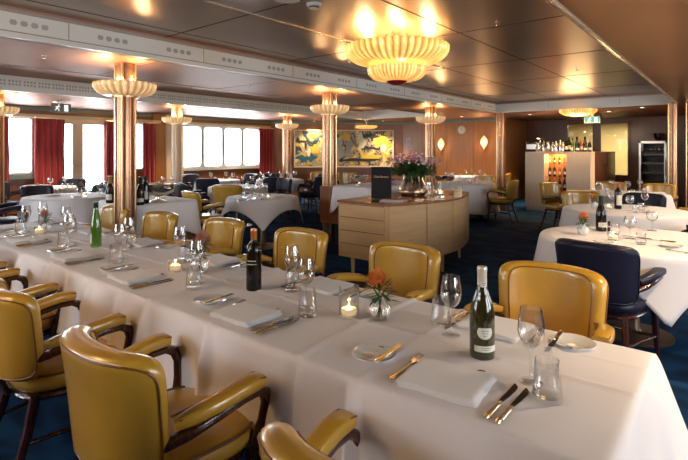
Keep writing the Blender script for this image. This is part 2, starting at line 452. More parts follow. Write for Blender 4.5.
# diagonal far corner, far wall, alcove
CY = XW+21.5
def slab(p, q, z0, z1, t=.15):
    p, q = Vector(p), Vector(q); d = (q-p).normalized(); n = Vector((-d.y, d.x))*t
    return MB().prism([tuple(p), tuple(q), tuple(q+n), tuple(p+n)], z0, z1)
struct('wall_corner', slab((XW-.05, CY-.05), (YF-21.5, YF), 0, LOW), M['panel_dark'], smooth=False)
struct('wall_back', MB().box(YF-21.5-.1, -5.05, YF, YF+.2, 0, LOW), M['panel'], smooth=False)
struct('wall_alcove', MB().box(-5.2, -5.05, YF+.2, YB+.2, 0, LOW), M['panel'], smooth=False)
# alcove back wall with two interior windows
def wy(u, Y):
    k = (u-344)/480; c, s_ = math.cos(YAW), math.sin(YAW); d = Y/(s_*k+c); return (c*k-s_)*d
xa, xb, xc, xd = wy(567, YB), wy(594, YB), wy(600, YB), wy(629, YB)
w = MB(); w.box(-5.05, xa, YB, YB+.15, 0, LOW); w.box(xb, xc, YB, YB+.15, 0, LOW); w.box(xd, X2+.1, YB, YB+.15, 0, LOW)
for a, b_ in ((xa, xb), (xc, xd)): w.box(a, b_, YB, YB+.15, 0, .75); w.box(a, b_, YB, YB+.15, 2.2, LOW)
struct('wall_alcove_back', w, M['walnut'], smooth=False)
s = MB()
for a, b_ in ((xa, xb), (xc, xd)):
    s.box(a-.03, a+.03, YB-.03, YB, .72, 2.23); s.box(b_-.03, b_+.03, YB-.03, YB, .72, 2.23)
    s.box(a-.03, b_+.03, YB-.03, YB, .70, .76); s.box(a-.03, b_+.03, YB-.03, YB, 2.19, 2.24)
struct('trim_11', s, M['walnut'], smooth=False)
for i, (a, b_) in enumerate(((xa, xb), (xc, xd))):
    struct('window_%d' % (5+i), MB().box(a, b_, YB+.06, YB+.066, .75, 2.2), M['pane'], smooth=False)
# lit room behind the interior windows
w = MB(); w.box(-5, 1.5, YB+2.9, YB+3, 0, LOW); w.box(-5.05, -4.95, YB+.15, YB+3, 0, LOW); w.box(1.5, 1.6, YB, YB+3, 0, LOW)
struct('wall_beyond', w, M['beige'], smooth=False)
s = MB()
for z in (1.12, 1.72): s.box(-4.9, 1.4, YB+2.88, YB+2.9, z, z+.02)
struct('trim_12', s, M['cream'], smooth=False)
struct('ceiling', MB().box(X2, 1.6, YB+.2, YB+3, LOW, LOW+.2), M['ceil_warm'], smooth=False)
# wood wall right of the alcove
w = MB(); w.box(X2+.1, -.55, 11.5, 11.7, 0, LOW); w.box(-.55, 1.2, 11.5, 11.7, 0, 1.15); w.box(-.55, 1.2, 11.5, 11.7, 1.75, LOW); w.box(1.2, XR, 11.5, 11.7, 0, LOW)
w.box(X2+.1, X2+.2, 11.7, YB+.15, 0, LOW)
struct('wall_right_back', w, M['panel'], smooth=False)
struct('trim_13', MB().box(-.6, 1.25, 11.35, 12.0, 1.10, 1.15), M['oak'], smooth=False)
struct('wall_niche', MB().box(-.6, 1.25, 12.0, 12.1, 1.0, 1.9), M['walnut'], smooth=False)
# unseen side wall and rear wall with their windows
w = MB(); pr = YN
RW = [(.2, 1.6), (2.4, 3.8), (6.4, 8.2)]
for a, b_ in RW:
    w.box(XR, XR+.2, pr, a, 0, LOW); w.box(XR, XR+.2, a, b_, 0, .8); w.box(XR, XR+.2, a, b_, 2.15, LOW); pr = b_
w.box(XR, XR+.2, pr, YB+.2, 0, LOW)
struct('wall_right', w, M['panel'], smooth=False)
w = MB(); pr = XW
NW = [(-8.5, -6.9), (-5.7, -4.1)]
for a, b_ in NW:
    w.box(pr, a, YN-.2, YN, 0, LOW); w.box(a, b_, YN-.2, YN, 0, .8); w.box(a, b_, YN-.2, YN, 2.15, LOW); pr = b_
w.box(pr, XR, YN-.2, YN, 0, LOW)
struct('wall_near', w, M['panel'], smooth=False)
for a, b_ in RW: portal((XR+.1, (a+b_)/2, 1.475), (0, PI/2, 0), 1.35, b_-a)
for a, b_ in NW: portal(((a+b_)/2, YN-.1, 1.475), (PI/2, 0, 0), b_-a, 1.35)
for a, b_, z0 in OP: portal((XW-.1, (a+b_)/2, (z0+WT)/2), (0, -PI/2, 0), WT-z0, b_-a)

# cornice under the ceiling edge
s = MB(); s.box(XW, XW+.05, YN, CY-.05, LOW-.075, LOW); s.box(-8.3, -5.05, YF-.05, YF, LOW-.075, LOW)
s2 = slab((XW+.03, CY-.0), (YF-21.5+.05, YF+.0), LOW-.075, LOW, -.05); s.add(s2.v, s2.f)
struct('trim_14', s, M['teal'], smooth=False)
# window set with four rounded panes, the plain window, the glazed door
def rounded_pane_frame(mb, ya, yb, za, zb, t=.06, r=.10, x0=XW-.06, x1=XW+.02):
    """frame plate ring with rounded inner corners"""
    out = []; inn = []
    n = 6
    for (cy_, cz_, a0, oy, oz) in ((yb-t-r, zb-t-r, 0, yb, zb), (ya+t+r, zb-t-r, PI/2, ya, zb), (ya+t+r, za+t+r, PI, ya, za), (yb-t-r, za+t+r, 1.5*PI, yb, za)):
        for k in range(n+1):
            a = a0+PI/2*k/n
            inn.append((cy_+r*math.cos(a), cz_+r*math.sin(a))); out.append((oy, oz))
    L = len(inn)
    vs = [(x, y, z) for x in (x0, x1) for (y, z) in inn]+[(x, y, z) for x in (x0, x1) for (y, z) in out]
    fs = []
    for i in range(L):
        j = (i+1) % L
        fs += [(i, j, L+j, L+i), (L+i, L+j, 3*L+j, 3*L+i), (i, 2*L+i, 2*L+j, j)]
    mb.add(vs, fs)
a, b_, z0 = OP[3]
fr = MB(); n = 4; wdt = (b_-a)/n
for k in range(n): rounded_pane_frame(fr, a+k*wdt, a+(k+1)*wdt, WS, WT, t=.045, r=.09)
o = struct('window_1', fr, M['frame_white'], smooth=False)
g = MB()
for k in range(n): g.box(XW-.05, XW-.045, a+k*wdt+.04, a+(k+1)*wdt-.04, WS+.04, WT-.04)
g.build('pane', M['pane'], o, smooth=False)
MB().box(XW-.02, XW+.12, a-.1, b_+.1, WS-.06, WS).build('window_sill', M['frame_white'], o, smooth=False)
a, b_, z0 = OP[0]
fr = MB(); n = 2; wdt = (b_-a)/n
for k in range(n): rounded_pane_frame(fr, a+k*wdt, a+(k+1)*wdt, WS, WT, t=.03, r=.05)
o = struct('window_2', fr, M['frame_white'], smooth=False)
g = MB().box(XW-.05, XW-.045, a+.03, b_-.03, WS+.03, WT-.03); g.build('pane', M['pane'], o, smooth=False)
MB().box(XW-.02, XW+.12, a-.1, b_+.1, WS-.10, WS).build('window_sill', M['teal'], o, smooth=False)
a, b_, z0 = OP[2]
fr = MB(); rounded_pane_frame(fr, a, b_, WS, WT, t=.04, r=.05)
o = struct('window_3', fr, M['frame_white'], smooth=False)
MB().box(XW-.05, XW-.045, a+.03, b_-.03, WS+.03, WT-.03).build('pane', M['pane'], o, smooth=False)
a, b_, z0 = OP[1]
fr = MB(); mid = wx(77.5)
fr.box(XW-.06, XW+.03, a, a+.06, .0, WT); fr.box(XW-.06, XW+.03, b_-.06, b_, .0, WT); fr.box(XW-.06, XW+.03, mid-.11, mid+.11, .0, WT-.10)
fr.box(XW-.06, XW+.03, a, b_, WT-.10, WT); fr.box(XW-.06, XW+.03, a, b_, 0, .35)
o = struct('door_1', fr, M['cream'], smooth=False, bevel=.005)
MB().box(XW-.05, XW-.045, a+.03, b_-.03, .3, WT-.05).build('pane', M['pane'], o, smooth=False)
h = MB().tube([(XW+.03, mid-.04, 1.1), (XW+.09, mid-.04, 1.1), (XW+.09, mid-.13, 1.1)], .012, n=8); h.build('door_handle', M['brass'], o)
# bright curtain-rail pelmet strips above the glass
s = MB(); s.box(XW+.0, XW+.14, wx(170), wx(268), WT, WT+.07); s.box(XW, XW+.14, .5, wx(158), WT, WT+.07)
struct('trim_15', s, M['cream'], smooth=False)
# pilaster between the windows
s = MB(); s.box(XW, XW+.10, wx(151), wx(163), 0, LOW)
struct('trim_16', s, M['panel'], smooth=False)
s = MB(); s.box(XW, XW+.16, wx(163), wx(180), 0, LOW)
struct('trim_17', s, M['cream'], smooth=False)
# dado and base boards
s = MB(); s.box(XW, XW+.03, YN, CY, 0, .12); s.box(-8.3, -5.05, YF-.03, YF, 0, .12)
struct('baseboard_left', s, M['walnut'], smooth=False)
# vertical joints of the veneer on the far wall
s = MB()
for x in (-7.6, -6.75, -5.9): s.box(x-.004, x+.004, YF-.004, YF, .12, LOW-.075)
struct('trim_18', s, M['walnut'], smooth=False)

# ---- columns (structure) and their lamp bowls
def bowl_profile(R, h, t=.012, r0=.02):
    pr = []
    for k in range(11):
        a = PI/2*k/10; pr.append((r0+(R-r0)*math.sin(a)**.8, -h*math.cos(a)**.9+0))
    inn = [(max(r0, r-t), z+t) for r, z in reversed(pr[:-1])]
    return pr+[(R-.004, .008)]+inn
def scallop_bowl(R, h, ribs=28, r0=.02, n=None):
    mb = MB(); mb.lathe(bowl_profile(R, h, r0=r0), n or ribs*4, rib=.035, ribn=ribs); return mb
BOWL_W = 11.0
def bulb(parent, loc, W, r=.05, col=(1, .62, .28)):
    l = bpy.data.lights.new('bulb', 'POINT'); l.energy = W; l.color = col; l.shadow_soft_size = r
    o = bpy.data.objects.new('bulb', l); COL.objects.link(o); o.parent = parent; o.location = loc; return o
def column(x, y, r=.10, bowl=True, label='', inner='column'):
    m = MB(); m.lathe([(r, 0), (r, LOW+.003)], 40)
    m.lathe([(r+.02, 0), (r+.02, .12), (r, .13)], 40)
    o = struct('column', m, M[inner], loc=(x, y, 0))
    q = MB()
    for k in range(4):
        a = 2*PI*k/4-.75; q.tube([(r*math.cos(a), r*math.sin(a), .13), (r*math.cos(a), r*math.sin(a), LOW-.001)], .012, n=8)
    q.build('brass_highlight_strip', M['brass'], o)  # brass strips; on most columns they stand in for the bright vertical highlight
    if bowl:
        t = thing('column_lamp', label, 'lamp', (x, y, 2.135), 0, 'scalloped uplighter bowls round the columns')
        scallop_bowl(.30, .125, 26, r0=r+.012).build('glass_bowl', M['lamp_pale'], t, angle=80)
        MB().lathe([(r+.003, -.14), (r+.03, -.14), (r+.03, -.115), (r+.003, -.11)], 32).build('collar', M['brass'], t)
        for k in range(3):
            a = 2*PI*k/3+.5
            bulb(t, (.19*math.cos(a), .19*math.sin(a), .05), BOWL_W/3, .03)
    return o
column(-4.95, 2.45, label='glowing scalloped glass bowl round the nearest wood-coloured column')
column(-4.95, 5.72, label='glowing scalloped glass bowl round the column before the long painting')
column(-4.95, 8.95, label='glowing scalloped glass bowl round the column beside the two wall sconces')
column(-9.25, 2.47, label='scalloped glass bowl cut by the left edge of the photo')
column(-9.25, 5.7, label='scalloped glass bowl on the column just left of the four-pane window', inner='cream')
column(-9.25, 8.95, label='bright scalloped glass bowl on the column between curtain and painting')
column(-4.45, 11.55, r=.11, bowl=False)
column(-.93, 11.1, r=.085, bowl=False)
column(-.68, 11.25, r=.06, bowl=False)

# ---- chandelier and ceiling lamps
t = thing('chandelier', 'large two-tier amber ribbed glass chandelier with a red tip', 'chandelier', (-2.62, 4.05, 0))
scallop_bowl(.50, .17, 44, r0=.22).build('upper_bowl', M['lamp'], t, loc=(0, 0, 2.47), angle=80)
MB().lathe([(.21, 2.36), (.225, 2.34), (.225, 2.30), (.20, 2.285), (.19, 2.30)], 48).build('glass_ring', M['lamp'], t)
scallop_bowl(.285, .13, 32, r0=.10).build('lower_bowl', M['lamp'], t, loc=(0, 0, 2.265), angle=80)
MB().lathe([(.0005, 2.095), (.05, 2.10), (.10, 2.13), (.115, 2.155), (.10, 2.16), (.0005, 2.16)], 32).build('finial', M['redglass'], t)
MB().lathe([(.0005, 2.54), (.13, 2.545), (.13, 2.59), (.0005, 2.59)], 32).build('ceiling_rose', M['brass'], t)
MB().lathe([(.015, 2.16), (.015, 2.55)], 12).build('rod', M['brass'], t)
for k in range(6):
    a = 2*PI*k/6; bulb(t, (.36*math.cos(a), .36*math.sin(a), 2.44), 1.7, .06, (1, .70, .38))
bulb(t, (0.06, 0, 2.24), 4, .03)
t = thing('ceiling_lamp', 'amber scalloped glass ceiling lamp above the bar cabinet', 'lamp', (-2.68, 11.42, 2.33))
scallop_bowl(.37, .14, 36).build('glass_bowl', M['lamp'], t, angle=80)
MB().lathe([(.10, -.02), (.10, .02)], 24).build('ceiling_rose', M['brass'], t)
bulb(t, (0, 0, -.25), 24, .3)
t = thing('pendant_lamp', 'small glass bowl pendant in front of the long painting', 'lamp', (-8.36, 11.3, 2.15))
scallop_bowl(.31, .09, 28).build('glass_bowl', M['lamp'], t, angle=80)
MB().lathe([(.02, -.02), (.02, .14), (.10, .15), (.10, .2)], 24).build('rod', M['gold'], t)
bulb(t, (0, 0, .08), 9, .03)

# downlights
def spot(parent, W, size=110, col=(1, .70, .42)):
    l = bpy.data.lights.new('spot', 'SPOT'); l.energy = W; l.spot_size = math.radians(size); l.spot_blend = .8; l.color = col; l.shadow_soft_size = .04
    o = bpy.data.objects.new('spot', l); COL.objects.link(o); o.parent = parent; o.location = (0, 0, -.02)
def downlight(x, y, z, label, W=22):
    t = thing('ceiling_downlight', label, 'downlight', (x, y, z), 0, 'small recessed ceiling downlights')
    MB().lathe([(.035, -.003), (.05, -.006), (.052, -.001), (.052, .0)], 24).build('trim_ring', M['brass'], t)
    MB().lathe([(.0005, -.002), (.035, -.003)], 20).build('lens', M['down'], t)
    if W: spot(t, W)
def cw(u, v, z): # pixel to plan at ceiling height, for the downlights
    d = 480*(z-CH)/(150-v); r = (u-344)*d/480; c_, s_ = math.cos(YAW), math.sin(YAW)
    return c_*r-s_*d, s_*r+c_*d
DL = [(55, 102, 'downlight in the copper ceiling strip above the left red curtain'),
      (196, 112.5, 'downlight above the left pane of the four-pane window'),
      (257, 117, 'downlight above the right end of the four-pane window'),
      (314, 121, 'downlight above the left half of the painting'),
      (383, 121, 'downlight above the right half of the painting'),
      (530, 114.5, 'downlight above the left end of the bar cabinet'),
      (609, 111.5, 'downlight beside the green exit sign'),
      (642, 107.5, 'downlight above the wine cooler')]
for u, v, lb in DL:
    x, y = cw(u, v, LOW); downlight(x, y, LOW, lb, 125)
# added downlights, not known fittings, to brighten tables, low ceiling and walls
for x, y in ((.0, 10.3), (.45, 2.6), (.12, 4.3), (.12, 6.4), (.1, 8.7), (-1.0, 12.3), (-4.6, -1.6), (-6.7, 12.0), (-5.7, 12.0)):
    downlight(x, y, LOW, 'added downlight in the low ceiling, brightening the room', 85)
t = thing('ceiling_lamp', 'amber glass ceiling lamp over the nearest part of the long table', 'lamp', (-2.62, -.6, 2.56))
scallop_bowl(.5, .17, 44).build('glass_bowl', M['lamp'], t, angle=80)
bulb(t, (0, 0, -.3), 22, .25)
# ceiling fittings
t = thing('smoke_detector', 'white round smoke detector left of the chandelier', 'smoke detector', (*cw(314, 4, HIGH), HIGH))
MB().lathe([(.06, 0), (.058, -.015), (.04, -.02), (.04, -.035), (.0005, -.04)], 32).build('housing', M['white'], t)
MB().lathe([(.041, -.022), (.043, -.028), (.040, -.034)], 32).build('sensor_ring', M['black_metal'], t)
o = MB().lathe([(.10, 0), (.10, -.012), (.0005, -.016)], 32).build('ceiling_vent', M['white'], loc=(*cw(287, -2, HIGH), HIGH)); tag(o, 'white round ceiling disc at the top edge of the photo', 'vent')
def sprinkler(u, v, z, lb):
    x, y = cw(u, v, z)
    m = MB().lathe([(.018, 0), (.018, -.006), (.005, -.008), (.005, -.03), (.016, -.032), (.0005, -.034)], 12)
    for k in range(3):
        a = k*2.1; m.tube([(0, 0, -.03), (.035*math.cos(a), .035*math.sin(a), -.035)], .003, n=5)
    o = m.build('sprinkler_head', M['chrome'], loc=(x, y, z)); tag(o, lb, 'sprinkler', 'ceiling sprinkler heads')
sprinkler(44, 55, LOW, 'sprinkler head in the low ceiling at far left')
sprinkler(250, 85, LOW, 'sprinkler head in the low ceiling below the vent band, mid photo')
sprinkler(497, 22, HIGH, 'sprinkler head in the high ceiling, right of the chandelier and nearest')
sprinkler(577, 68, HIGH, 'sprinkler head in the high ceiling, middle one on the right')
sprinkler(613, 89, HIGH, 'sprinkler head in the high ceiling nearest to the bar alcove')
sprinkler(191, 87, LOW, 'sprinkler head in the low ceiling right of the nearest column')

# ---- wall fittings
def sconce(u, v, lb):
    x = wy(u, YF-.06); d = -math.sin(YAW)*x+math.cos(YAW)*(YF-.06); z = CH-(v-150)*d/480
    t = thing('wall_sconce', lb, 'lamp', (x, YF-.06, z), 0, 'leaf-shaped lit wall sconces')
    pr = [(.0005, .22)]+[(.11*math.sin(PI*(k/14))**1.0*(1-.25*(k/14)+.1), .22-.40*(k/14)) for k in range(1, 14)]+[(.0005, -.18)]
    m = MB().lathe(pr, 40, rib=.03, ribn=14); m.v = [(a, b*.55, c_) for a, b, c_ in m.v]
    m.build('glass_shade', M['sconce'], t, angle=80)
    MB().lathe([(.0005, -.23), (.02, -.21), (.03, -.17), (.02, -.15)], 16).build('holder', M['brass'], t)
    bulb(t, (0, -.10, 0), 5, .05)
sconce(441, 145, 'leaf-shaped lit wall sconce right behind the column')
sconce(484, 143, 'leaf-shaped lit wall sconce nearest the corner column')
x = wy(462, YF); d = -math.sin(YAW)*x+math.cos(YAW)*YF; z = CH+20*d/480
t = thing('wall_clock', 'small round wall clock with a white face between the two sconces', 'clock', (x, YF-.005, z))
m = MB().lathe([(.0005, 0), (.115, 0), (.13, .012), (.12, .03), (.0005, .03)], 36)
R90 = Matrix.Rotation(PI/2, 4, 'X')
def rot_mb(mb, mt): mb.v = [tuple(mt @ Vector(v)) for v in mb.v]; return mb
rot_mb(m, R90).build('case', M['cream'], t)
rot_mb(MB().lathe([(.0005, .032), (.105, .032)], 36), R90).build('face', M['white'], t)
MB().box(-.004, .004, -.036, -.034, 0, .08).build('minute_hand', M['black'], t, smooth=False)
MB().box(0, .055, -.036, -.034, -.004, .004).build('hour_hand', M['black'], t, smooth=False)
x = wy(409, YF); t = thing('wall_panel', 'small framed white notice on the wood wall left of the sconces', 'notice', (x, YF-.002, 1.72))
MB().box(-.08, .08, -.02, 0, -.09, .09).build('frame', M['cream'], t, smooth=False)
MB().box(-.06, .06, -.022, -.02, -.07, .07).build('sheet', M['panel'], t, smooth=False)

# paintings on the diagonal wall
def painting(ua, ub, z0, z1, lb, seed, cols, shapes):
    # wall line Y = X + 21.5, normal towards the room (.707, -.707)
    def at(u):
        k = (u-344)/480; c_, s_ = math.cos(YAW), math.sin(YAW)
        d = 21.45/((s_*k+c_)-(c_*k-s_)); return Vector(((c_*k-s_)*d, (s_*k+c_)*d))
    p, q = at(ua), at(ub); L = (q-p).length; c_ = (p+q)/2
    t = thing('painting', lb, 'painting', (c_.x, c_.y, (z0+z1)/2), PI/4)
    H = z1-z0; f = MB()
    for (a, b, e, g) in ((-L/2, L/2, H/2-.04, H/2), (-L/2, L/2, -H/2, -H/2+.04), (-L/2, -L/2+.04, -H/2, H/2), (L/2-.04, L/2, -H/2, H/2)):
        f.box(a, b, -.05, .0, e, g)
    f.build('frame', M['cream'], t, smooth=False)
    cv = MB().box(-L/2+.02, L/2-.02, -.03, -.0, -H/2+.02, H/2-.02).build('canvas', painting_mat('abstract_paint', seed, cols), t, smooth=False)
    return t, L, H
BLK, YEL, GRY, TEA, OCH, CRM, ORG = (.02, .02, .02), (.60, .40, .04), (.33, .31, .27), (.02, .10, .14), (.35, .26, .10), (.62, .58, .42), (.55, .15, .04)
def blob(mb, pts, y):   # flat painted shape a hair in front of the canvas
    n = len(pts); mb.add([(a, y, b) for a, b in pts], [tuple(range(n))])
def curve_pts(cx, cz, rx, rz, n=22, w=.2, ph=0, k=3):
    return [(cx+rx*(1+w*math.sin(k*2*PI*i/n+ph))*math.cos(2*PI*i/n), cz+rz*(1+w*math.cos(k*2*PI*i/n+ph))*math.sin(2*PI*i/n)) for i in range(n)]
PC = {'b': mat('paint_black', BLK, .5), 'y': mat('paint_yellow', YEL, .5), 'g': mat('paint_grey', GRY, .5), 't': mat('paint_teal', TEA, .5), 'c': mat('paint_cream', CRM, .5), 'o': mat('paint_orange', ORG, .5)}
z1, z0 = 2.09, .90
t, L, H = painting(294, 325, z0, z1, 'abstract mural panel in teal, ochre and black left of the column', 3.1, [BLK, TEA, OCH, YEL, GRY, OCH, CRM, YEL], None)
for key, lst in {'t': [(-.18, -.33, .22, .10, .5, 0, 3), (.05, -.28, .16, .12, .4, 1, 4)], 'c': [(-.02, -.12, .05, .16, .2, 0, 2)], 'o': [(.12, .38, .16, .08, .35, 1, 3)],
                 'b': [(-.22, .22, .15, .05, .3, 0, 2), (-.12, .1, .03, .16, .3, 1, 2)], 'y': [(.16, -.05, .10, .15, .3, 2, 3)]}.items():
    for i, a in enumerate(lst):
        mb = MB(); blob(mb, curve_pts(a[0], a[1], a[2], a[3], 22, a[4], a[5], a[6]), -.031-.0006*(i+'tcoby'.index(key)*3)); mb.build('painted_shape', PC[key], t, smooth=False)
t, L, H = painting(327, 393.5, z0, z1, 'wide abstract mural in yellow, grey and black right of the column', 8.4, [BLK, GRY, BLK, GRY, OCH, YEL, CRM, GRY], None)
for key, lst in {'g': [(-.38, .02, .09, .40, .25, 0, 2), (-.75, -.05, .16, .3, .3, 2, 3)], 'y': [(-.45, .36, .13, .12, .05, 0, 5), (.35, -.28, .3, .10, .3, 0, 2), (.66, .25, .22, .2, .2, 1, 2)],
                 'b': [(.0, -.36, .5, .07, .4, .5, 2), (.38, -.0, .32, .04, .5, 2, 3), (.12, .12, .02, .3, .2, 0, 2), (.35, .40, .4, .05, .5, 0, 4)],
                 'c': [(.02, .2, .12, .26, .3, 1, 3), (.74, .02, .10, .12, .1, 0, 4)]}.items():
    for i, a in enumerate(lst):
        mb = MB(); blob(mb, curve_pts(a[0], a[1], a[2], a[3], 26, a[4], a[5], a[6]), -.031-.0006*(i+'gybc'.index(key)*4)); mb.build('painted_shape', PC[key], t, smooth=False)

# exit signs
def runner(mb, y, cx=-.04, s=1.0):
    def bar(a, b, w):
        a, b = Vector(a), Vector(b); d = (b-a).normalized(); n_ = Vector((-d.y, d.x))*w
        p = [a+n_, a-n_, b-n_, b+n_]; mb.add([(cx+q.x*s, y, q.y*s) for q in p], [(0, 1, 2, 3)])
    bar((0, .03), (-.02, -.01), .012); bar((-.02, -.01), (-.05, -.045), .007); bar((-.02, -.01), (.015, -.03), .007); bar((.015, -.03), (.01, -.06), .006)
    bar((0, .03), (-.045, .01), .006); bar((0, .03), (.035, .015), .006); mb.add([(cx+s*(.012+.012*math.cos(a)), y, s*(.052+.012*math.sin(a))) for a in [k*PI/4 for k in range(8)]], [tuple(range(8))])
def exit_sign(loc, rz, lb, face, stem, w=.17, h=.085):
    t = thing('exit_sign', lb, 'sign', loc, rz)
    MB().box(-w, w, -.02, .02, -h, h).build('sign_box', M['exitgrey'] if face == 'exitgrey' else M['steel'], t, smooth=False, bevel=.004)
    MB().box(-w+.012, w-.012, -.023, -.02, -h+.012, h-.012).build('sign_face', M[face], t, smooth=False)
    m = MB(); runner(m, -.0255, -.045, 1.0)
    m.box(.05, .115, -.0255, -.025, -.058, .058)
    m.build('running_figure', M['exitwhite'], t, smooth=False)
    MB().box(-.03, .03, -.015, .015, h, h+stem).build('bracket', M['steel'], t, smooth=False)
x, y = cw(90, 103, LOW-.0)
exit_sign((-9.6, 3.55, 2.22), PI/2-.25, 'dark framed running-man exit sign above the red curtains', 'exitgrey', .05, .16, .08)
exit_sign((wy(592, 12.6), 12.6, 2.17), 0.15, 'green running-man exit sign above the bar cabinet', 'exitgreen', .10, .17, .08)

# ---- curtains (each a hanging length of cloth)
def curtain(u0, u1, z0, z1, lb, waves=None):
    ya, yb = wx(u0), wx(u1); n = max(16, int(abs(yb-ya)*70)); waves = waves or max(3, int(abs(yb-ya)*9))
    m = MB(); vs = []; fs = []; K = 10
    for j in range(K+1):
        tz = j/K; z = z1-(z1-z0)*tz
        for i in range(n+1):
            s_ = i/n
            amp = .035*(.75+.35*tz); x = XW+.20+amp*math.sin(2*PI*waves*s_+.4*math.sin(5*s_+tz*1.2))
            vs.append((x, ya+(yb-ya)*s_+.006*math.sin(9*tz+i), z))
    for j in range(K):
        for i in range(n): a = j*(n+1)+i; fs.append((a, a+1, a+n+2, a+n+1))
    m.add(vs, fs); t = thing('curtain', lb, 'curtain', (0, 0, 0), 0, 'red floor-length curtains at the windows')
    o = m.build('drape', M['curtain'], t, angle=80); md = o.modifiers.new('thick', 'SOLIDIFY'); md.thickness = .008
    MB().box(XW+.12, XW+.27, min(ya, yb)-.01, max(ya, yb)+.01, z1-.02, z1+.01).build('curtain_rail', M['brass'], t, smooth=False)
curtain(-8, 6, .35, WT, 'red curtain at the left edge of the photo')
curtain(31, 61, .35, WT, 'wide red curtain between the plain window and the glazed door')
curtain(102, 117, .35, WT, 'red curtain right of the glazed door, partly behind the nearest column')
curtain(139, 152, .35, WT, 'narrow dark red curtain just right of the nearest column')
curtain(255, 269, .35, WT, 'red curtain at the right end of the four-pane window')

# ================================================================== FURNITURE BUILDERS
def make_chair(kind):
    L, P = (M['yellow'], M['yellow_pipe']) if kind == 'yellow' else (M['navy'], M['navy_pipe'])
    t = thing('armchair', '', 'chair')
    # seat
    def sf(x, y, h): return (x*(.235+.025*y), .015+y*.235, .44+h)
    seat = MB().cushion(sf, .055, n=3.4, ns=18, nt=18, pw=8).build('seat', L, t)
    pp = []
    for k in range(48):
        a = 2*PI*k/48; cx_, sx = math.cos(a), math.sin(a); r = 1/((abs(cx_)**3.4+abs(sx)**3.4)**(1/3.4))
        v = sf(cx_*r*.985, sx*r*.985, .033); pp.append(v)
    MB().tube(pp, .005, n=6, closed=True).build('piping', P, seat)
    MB().cushion(lambda x, y, h: (x*(.215+.02*y), .01+y*.215, .375+h), .022, n=3.4, ns=14, nt=14, pw=12).build('seat_rail', M['darkwood'], t)
    # backrest: curved shell, top rolled out a little
    zc, hz = .662, .195
    def bf(x, y, h):
        ax = abs(x); z = zc+y*hz
        wid = .232+.012*y
        px = wid*math.sin(x*1.12)/math.sin(1.12)
        py = -.245+.115*ax**2.3
        tx = wid*1.12*math.cos(x*1.12)/math.sin(1.12); ty = .115*2.3*ax**1.3*(1 if x > 0 else -1)
        l = math.hypot(tx, ty); nx, ny = -ty/l, tx/l
        lean = -.035*(y+1)/2
        hh = h*(1+.25*max(0, y)**3)
        return (px+nx*hh, py+lean+ny*hh, z-.035*max(0, 1-ax**2)*0-.012*ax**3*(1 if y > 0 else 0)+.0)
    back = MB().cushion(bf, .040, n=7.5, ns=32, nt=20, pw=16).build('backrest', L, t)
    for side, hh in ((1, .039), (-1, .039)):
        pp = []
        for k in range(72):
            a = 2*PI*k/72; cx_, sx = math.cos(a), math.sin(a)
            r = 1/((abs(cx_)**7.5+abs(sx)**7.5)**(1/7.5)); pp.append(bf(cx_*r*.93, sx*r*.90, side*hh*.93))
        MB().tube(pp, .0034, n=6, closed=True).build('piping', P, back)
    # centre post between seat and back
    MB().tube([(0, -.215, .37), (0, -.25, .46), (0, -.262, .53), (0, -.275, .60)], [.030, .036, .032, .02], [.012]*4, n=10, up=(0, 1, 0), p=3).build('back_post', M['darkwood'], t)
    for s_ in (-1, 1):
        # arm: runs forward from the back, turns down into the front leg
        path = [(.215, -.17, .560), (.262, -.10, .590), (.280, .0, .612), (.285, .09, .625), (.283, .155, .625), (.279, .195, .605), (.273, .212, .565), (.262, .205, .50), (.247, .185, .43), (.238, .175, .38)]
        path = [(x*s_, y, z) for x, y, z in path]
        a = MB().tube(path, [.026, .027, .026, .024, .023, .022, .022, .021, .021, .02], [.017, .018, .016, .015, .017, .02, .02, .018, .018, .018], n=12, up=(0, .2, 1) if False else None, p=2.6).build('arm', M['darkwood'], t)
        pad = [(.232, -.125, .618), (.258, -.08, .633), (.279, .0, .650), (.286, .08, .661), (.285, .135, .664), (.283, .168, .660)]
        pad = [(x*s_, y, z) for x, y, z in pad]
        po = MB().tube(pad, [.022, .029, .034, .037, .038, .034], [.018, .023, .024, .025, .025, .021], n=16, up=(0, 0, 1), p=3.2).build('arm_pad', L, a)
        for q in (-1, 1):
            MB().tube([(x+q*.031*min(1, .7+.06*i), y, z+.0165) for i, (x, y, z) in enumerate(pad)], .0035, n=5).build('piping', P, a)
    def leg(x0, y0, x1, y1):
        MB().tube([(x0, y0, .385), (x0+(x1-x0)*.35, y0+(y1-y0)*.3, .24), (x1, y1, 0)], [.021, .019, .012], n=10, p=3).build('leg', M['darkwood'], t)
    for s_ in (-1, 1): leg(s_*.236, .172, s_*.25, .205); leg(s_*.165, -.155, s_*.20, -.265)
    st = MB(); st.tube([(-.24, .185, .20), (0, .14, .205), (.24, .185, .20)], .010, n=8); st.build('stretcher', M['darkwood'], t)
    for s_ in (-1, 1): MB().tube([(s_*.243, .185, .20), (s_*.21, 0, .205), (s_*.18, -.20, .20)], .010, n=8).build('stretcher', M['darkwood'], t)
    return t
CH_Y, CH_N = Proto(lambda: make_chair('yellow')), Proto(lambda: make_chair('navy'))
def chair(kind, x, y, rz, lb, group):
    return (CH_Y if kind == 'y' else CH_N).put((x, y, 0), rz, lb, group)

